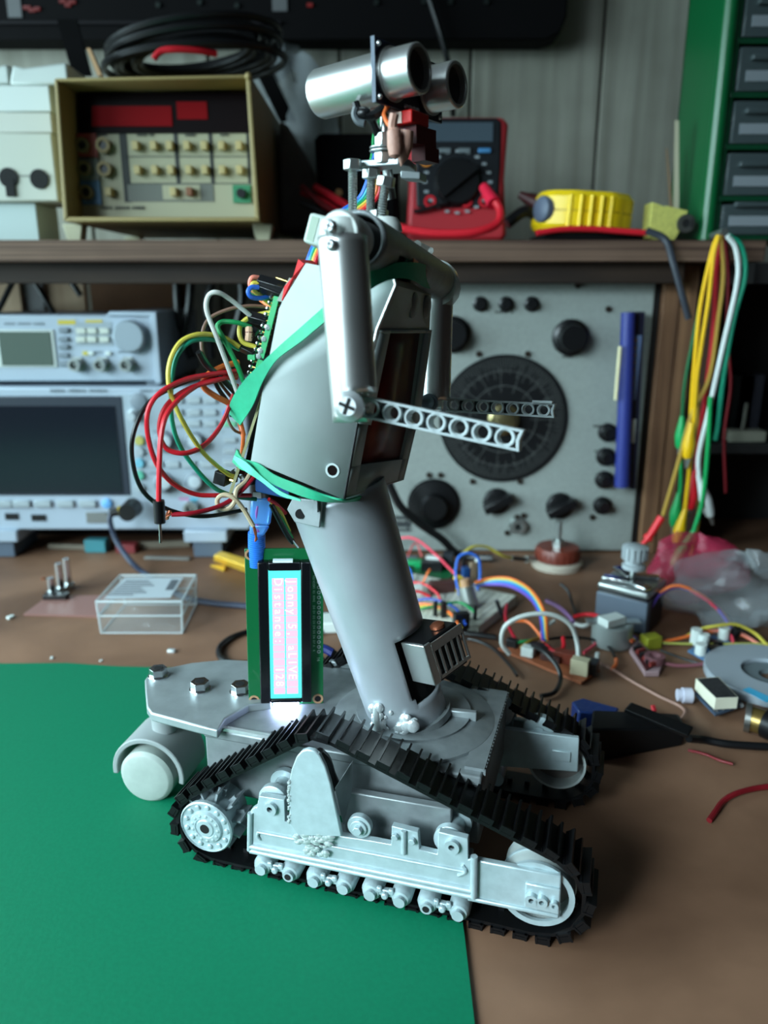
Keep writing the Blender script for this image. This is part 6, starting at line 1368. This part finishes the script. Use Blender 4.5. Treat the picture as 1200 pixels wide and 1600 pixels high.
for lb, m, r_, pts in (
    ('red and violet motor lead curving from the stepper motor, lower one', _m['ribbon_violet'], 1.5, [(990, 965, 12), (1012, 955, 18), (1030, 930, 28), (1055, 918, 34), (1085, 925, 32), (1115, 945, 24), (1138, 975, 12), (1146, 1000, 3)]),
    ('orange motor lead curving over the pink bag', ORANGE, 1.5, [(1030, 926, 30), (1050, 916, 36), (1072, 918, 36), (1105, 936, 28), (1132, 962, 16), (1144, 990, 5)]),
    ('pink motor lead following the orange one', PINK, 1.4, [(1078, 922, 34), (1110, 942, 26), (1136, 972, 12), (1146, 1010, 3), (1138, 1028, 2), (1112, 1034, 2)]),
    ('red motor lead at the foot of the stepper motor', RED, 1.4, [(985, 968, 8), (1005, 958, 12), (1020, 942, 18)]),
    ('yellow wire arching over the blue board at the right', YELLOW, 1.5, [(1070, 996, 4), (1092, 984, 10), (1120, 978, 14), (1150, 976, 14), (1180, 990, 8), (1200, 1010, 3)]),
    ('pale yellow wire running flat to the right edge', mat('pale_yellow_insulation', (180, 180, 90), .5), 1.1, [(1025, 1004, 4), (1070, 1006, 4), (1120, 1006, 4), (1200, 1006, 4)]),
    ('orange wire below the yellow arch at the right', ORANGE, 1.5, [(1030, 1003, 3), (1060, 998, 5), (1100, 988, 8), (1140, 986, 8), (1176, 1000, 3)]),
    ('salmon wire beside the orange one at the right', mat('salmon_insulation', (224, 130, 110), .5), 1.5, [(1100, 985, 9), (1150, 988, 8), (1185, 1006, 3), (1200, 1014, 2)]),
    ('dusky pink wire leaving the dark red driver board', mat('dusky_pink_insulation', (150, 90, 100), .5), 1.5, [(1028, 1034, 4), (1060, 1040, 3), (1095, 1038, 2), (1118, 1030, 2)]),
    ('thin black wire passing under the round grey reel', BLACKW, 1.1, [(1032, 1016, 3), (1070, 1030, 2), (1120, 1044, 2), (1150, 1054, 2)])):
    cable('motor_lead' if 'motor' in lb else 'loose_wire', lb, pts, m, r_ * .85)
tag(B().ring(PZ(1146, 994, 5), (0.2, -.3, 1), 1.6, 3.4, 8, BLACK, 14).build('cable_tie'), 'black tie bunching the wires beside the clear bag', 'tie')
# blue sensor board
bs = thing('sensor_board', 'small blue board with white posts between the wires at the right', 'circuit board', PZ(1110, 1020, 0))
B().prism([PZ(1075, 1016, 3), PZ(1108, 1034, 3), PZ(1150, 1006, 3), PZ(1114, 992, 3)], (0, 0, -1.6), mat('pale_blue_board', (70, 110, 150), .5)).build('board', bs)
for x, y, h_ in ((1086, 1006, 12), (1098, 1010, 10), (1130, 998, 9), (1094, 1022, 8)): p_ = PZ(x, y, 3.1); B().cyl(p_, p_ + Vector((0, 0, h_)), 4, WPLAS, n=12).build('white_post', bs)
for x, y in ((1116, 1012), (1120, 1004), (1105, 1002)): B().box(PZ(x, y, 4.5), (7, 5, 3), BLACK).build('component', bs)
# display block on a board
dp = thing('digit_display', 'white-sided digit display block with a dark face on a small board', 'display', PZ(1120, 1095, 0))
h1 = 15
B().prism([PZ(1085, 1082, 6), PZ(1128, 1060, 6), PZ(1162, 1100, 6), PZ(1118, 1116, 6)], (0, 0, -1.6), mat('grey_blue_board', (60, 76, 96), .5)).build('board', dp)
B().prism([PZ(1087, 1060, h1), PZ(1123, 1057, h1), PZ(1154, 1089, h1), PZ(1118, 1091, h1)], (0, 0, -8), mat('ivory_display_side', (210, 206, 186), .5)).build('display_block', dp, bevel=.3)
B().prism([PZ(1089, 1060.6, h1 + .2), PZ(1122, 1058, h1 + .2), PZ(1152, 1088.5, h1 + .2), PZ(1119, 1090, h1 + .2)], (0, 0, -.5), mat('display_dark_face', (44, 44, 46), .5, var=.6, scale=900)).build('display_face', dp)
for i in range(5): B().cyl(PZ(1118 + i * 10, 1112 - i * 2.5, 1), PZ(1118 + i * 10, 1112 - i * 2.5, 6), 1.6, BLACK, n=8).build('standoff', dp)
tag(B().lathe(PZ(1058, 1086, 5), (1, -.1, 0), [(0, 4), (3, 4), (3.2, 5), (9, 5), (9.2, 3.4), (10, 3.2), (10, .1)], mat('pale_lilac_plastic', (196, 196, 212), .4), 18).build('round_connector'), 'small pale round connector left of the digit display', 'connector')
# reel / disc at right edge
rl = thing('tape_reel', 'flat grey reel with a cyan label cut off by the right edge', 'reel', PZ(1205, 1062, 0)); c_ = PZ(1204, 1062, 0)
bb = B(); bb.ring(c_ + Vector((0, 0, .3)), (0, 0, 1), 19, 43, 6, mat('reel_grey', (150, 158, 166), .4), 56); bb.build('rim', rl, bevel=.6)
bb = B(); bb.ring(c_ + Vector((0, 0, .3)), (0, 0, 1), 8, 30, 3.4, mat('reel_inner', (96, 106, 110), .5), 48); bb.ring(c_ + Vector((0, 0, 3.6)), (0, 0, 1), 24, 25, .6, _m['reel_grey'], 48); bb.build('inner_ring', rl)
B().prism([PZ(1160, 1078, 6.4), PZ(1170, 1074, 6.4), PZ(1205, 1090, 6.4), PZ(1198, 1098, 6.4)], (0, 0, .2), mat('cyan_label', (70, 170, 210), .5)).build('cyan_label', rl)
tag(B().cyl(PZ(1172, 1122, 9), PZ(1196, 1130, 9), 7.5, mat('aged_brass', (140, 116, 66), .35, .8), n=24).cyl(PZ(1164, 1120, 9), PZ(1173, 1122, 9), 8.8, mat('nickel', (150, 150, 146), .3, .9), n=24).cyl(PZ(1196, 1130, 9), PZ(1215, 1138, 9), 8.8, BLACK).build('brass_connector'), 'round brass connector at the right edge in front of the reel', 'connector')
# black adapter with its blue part
ad = thing('power_adapter', 'black wedge-shaped adapter lying behind the far track with a cable leaving right', 'adapter', PZ(1000, 1170, 0))
BA = mat('adapter_black', (11, 11, 13), .6, spec=.3)
B().loft([PZ(930, 1192, .3), PZ(1066, 1166, .3), PZ(1060, 1120, .3), PZ(940, 1120, .3)], [PZ(922, 1140, 22), PZ(1074, 1138, 14), PZ(1060, 1116, 14), PZ(925, 1110, 22)], BA).build('body', ad, bevel=1.5)
B().loft([PZ(976, 1108, 24), PZ(986, 1097, 24), PZ(984, 1100, 20), PZ(974, 1112, 20)], [PZ(1076, 1150, 19), PZ(1084, 1136, 19), PZ(1082, 1140, 15), PZ(1074, 1154, 15)], BA).build('top_flap', ad, bevel=.8)
B().prism([PZ(893, 1096, 18), PZ(910, 1090, 18), PZ(968, 1106, 18), PZ(962, 1116, 18), PZ(905, 1112, 18)], (0, 0, -14), mat('blue_heat_film', (24, 50, 110), .3, bump=.8, scale=300)).build('blue_insert', ad, bevel=1)
B().tube([PZ(1076, 1154, 8), PZ(1100, 1156, 4), PZ(1140, 1163, 3), PZ(1220, 1168, 3)], 2.4, BLACKW).build('cable', ad)
cable('loose_wire', 'short dark red wire near the right edge of the bare bench', [(1210, 1228, 2), (1180, 1232, 2), (1150, 1240, 3), (1130, 1252, 2), (1118, 1268, 2), (1108, 1282, 1)], mat('deep_red_lead', (120, 16, 26), .5), 1.5)
cable('loose_wire', 'thin dark red wire crossing under the adapter cable', [(1075, 1172, 2), (1100, 1178, 2), (1125, 1188, 2), (1145, 1194, 2)], mat('deep_red_lead', (120, 16, 26), .5), .8)
# plastic bags at the right
crumple('pink_bag', 'pink translucent plastic bag behind the stepper motor, under the green clip', 'bag', (PZ(1075, 930, 0).x, PZ(1075, 935, 0).y, 27), 36, mat('pink_film', (190, 50, 84), .35, alpha=.5), 21, (1.15, .6, .75))
crumple('clear_bag', 'clear crumpled plastic bag full of grey parts at the right edge', 'bag', (PZ(1150, 972, 0).x, PZ(1150, 972, 0).y, 27), 48, mat('clear_film', (150, 156, 160), .2, alpha=.28), 33, (1.2, .7, .58), amp=.28)
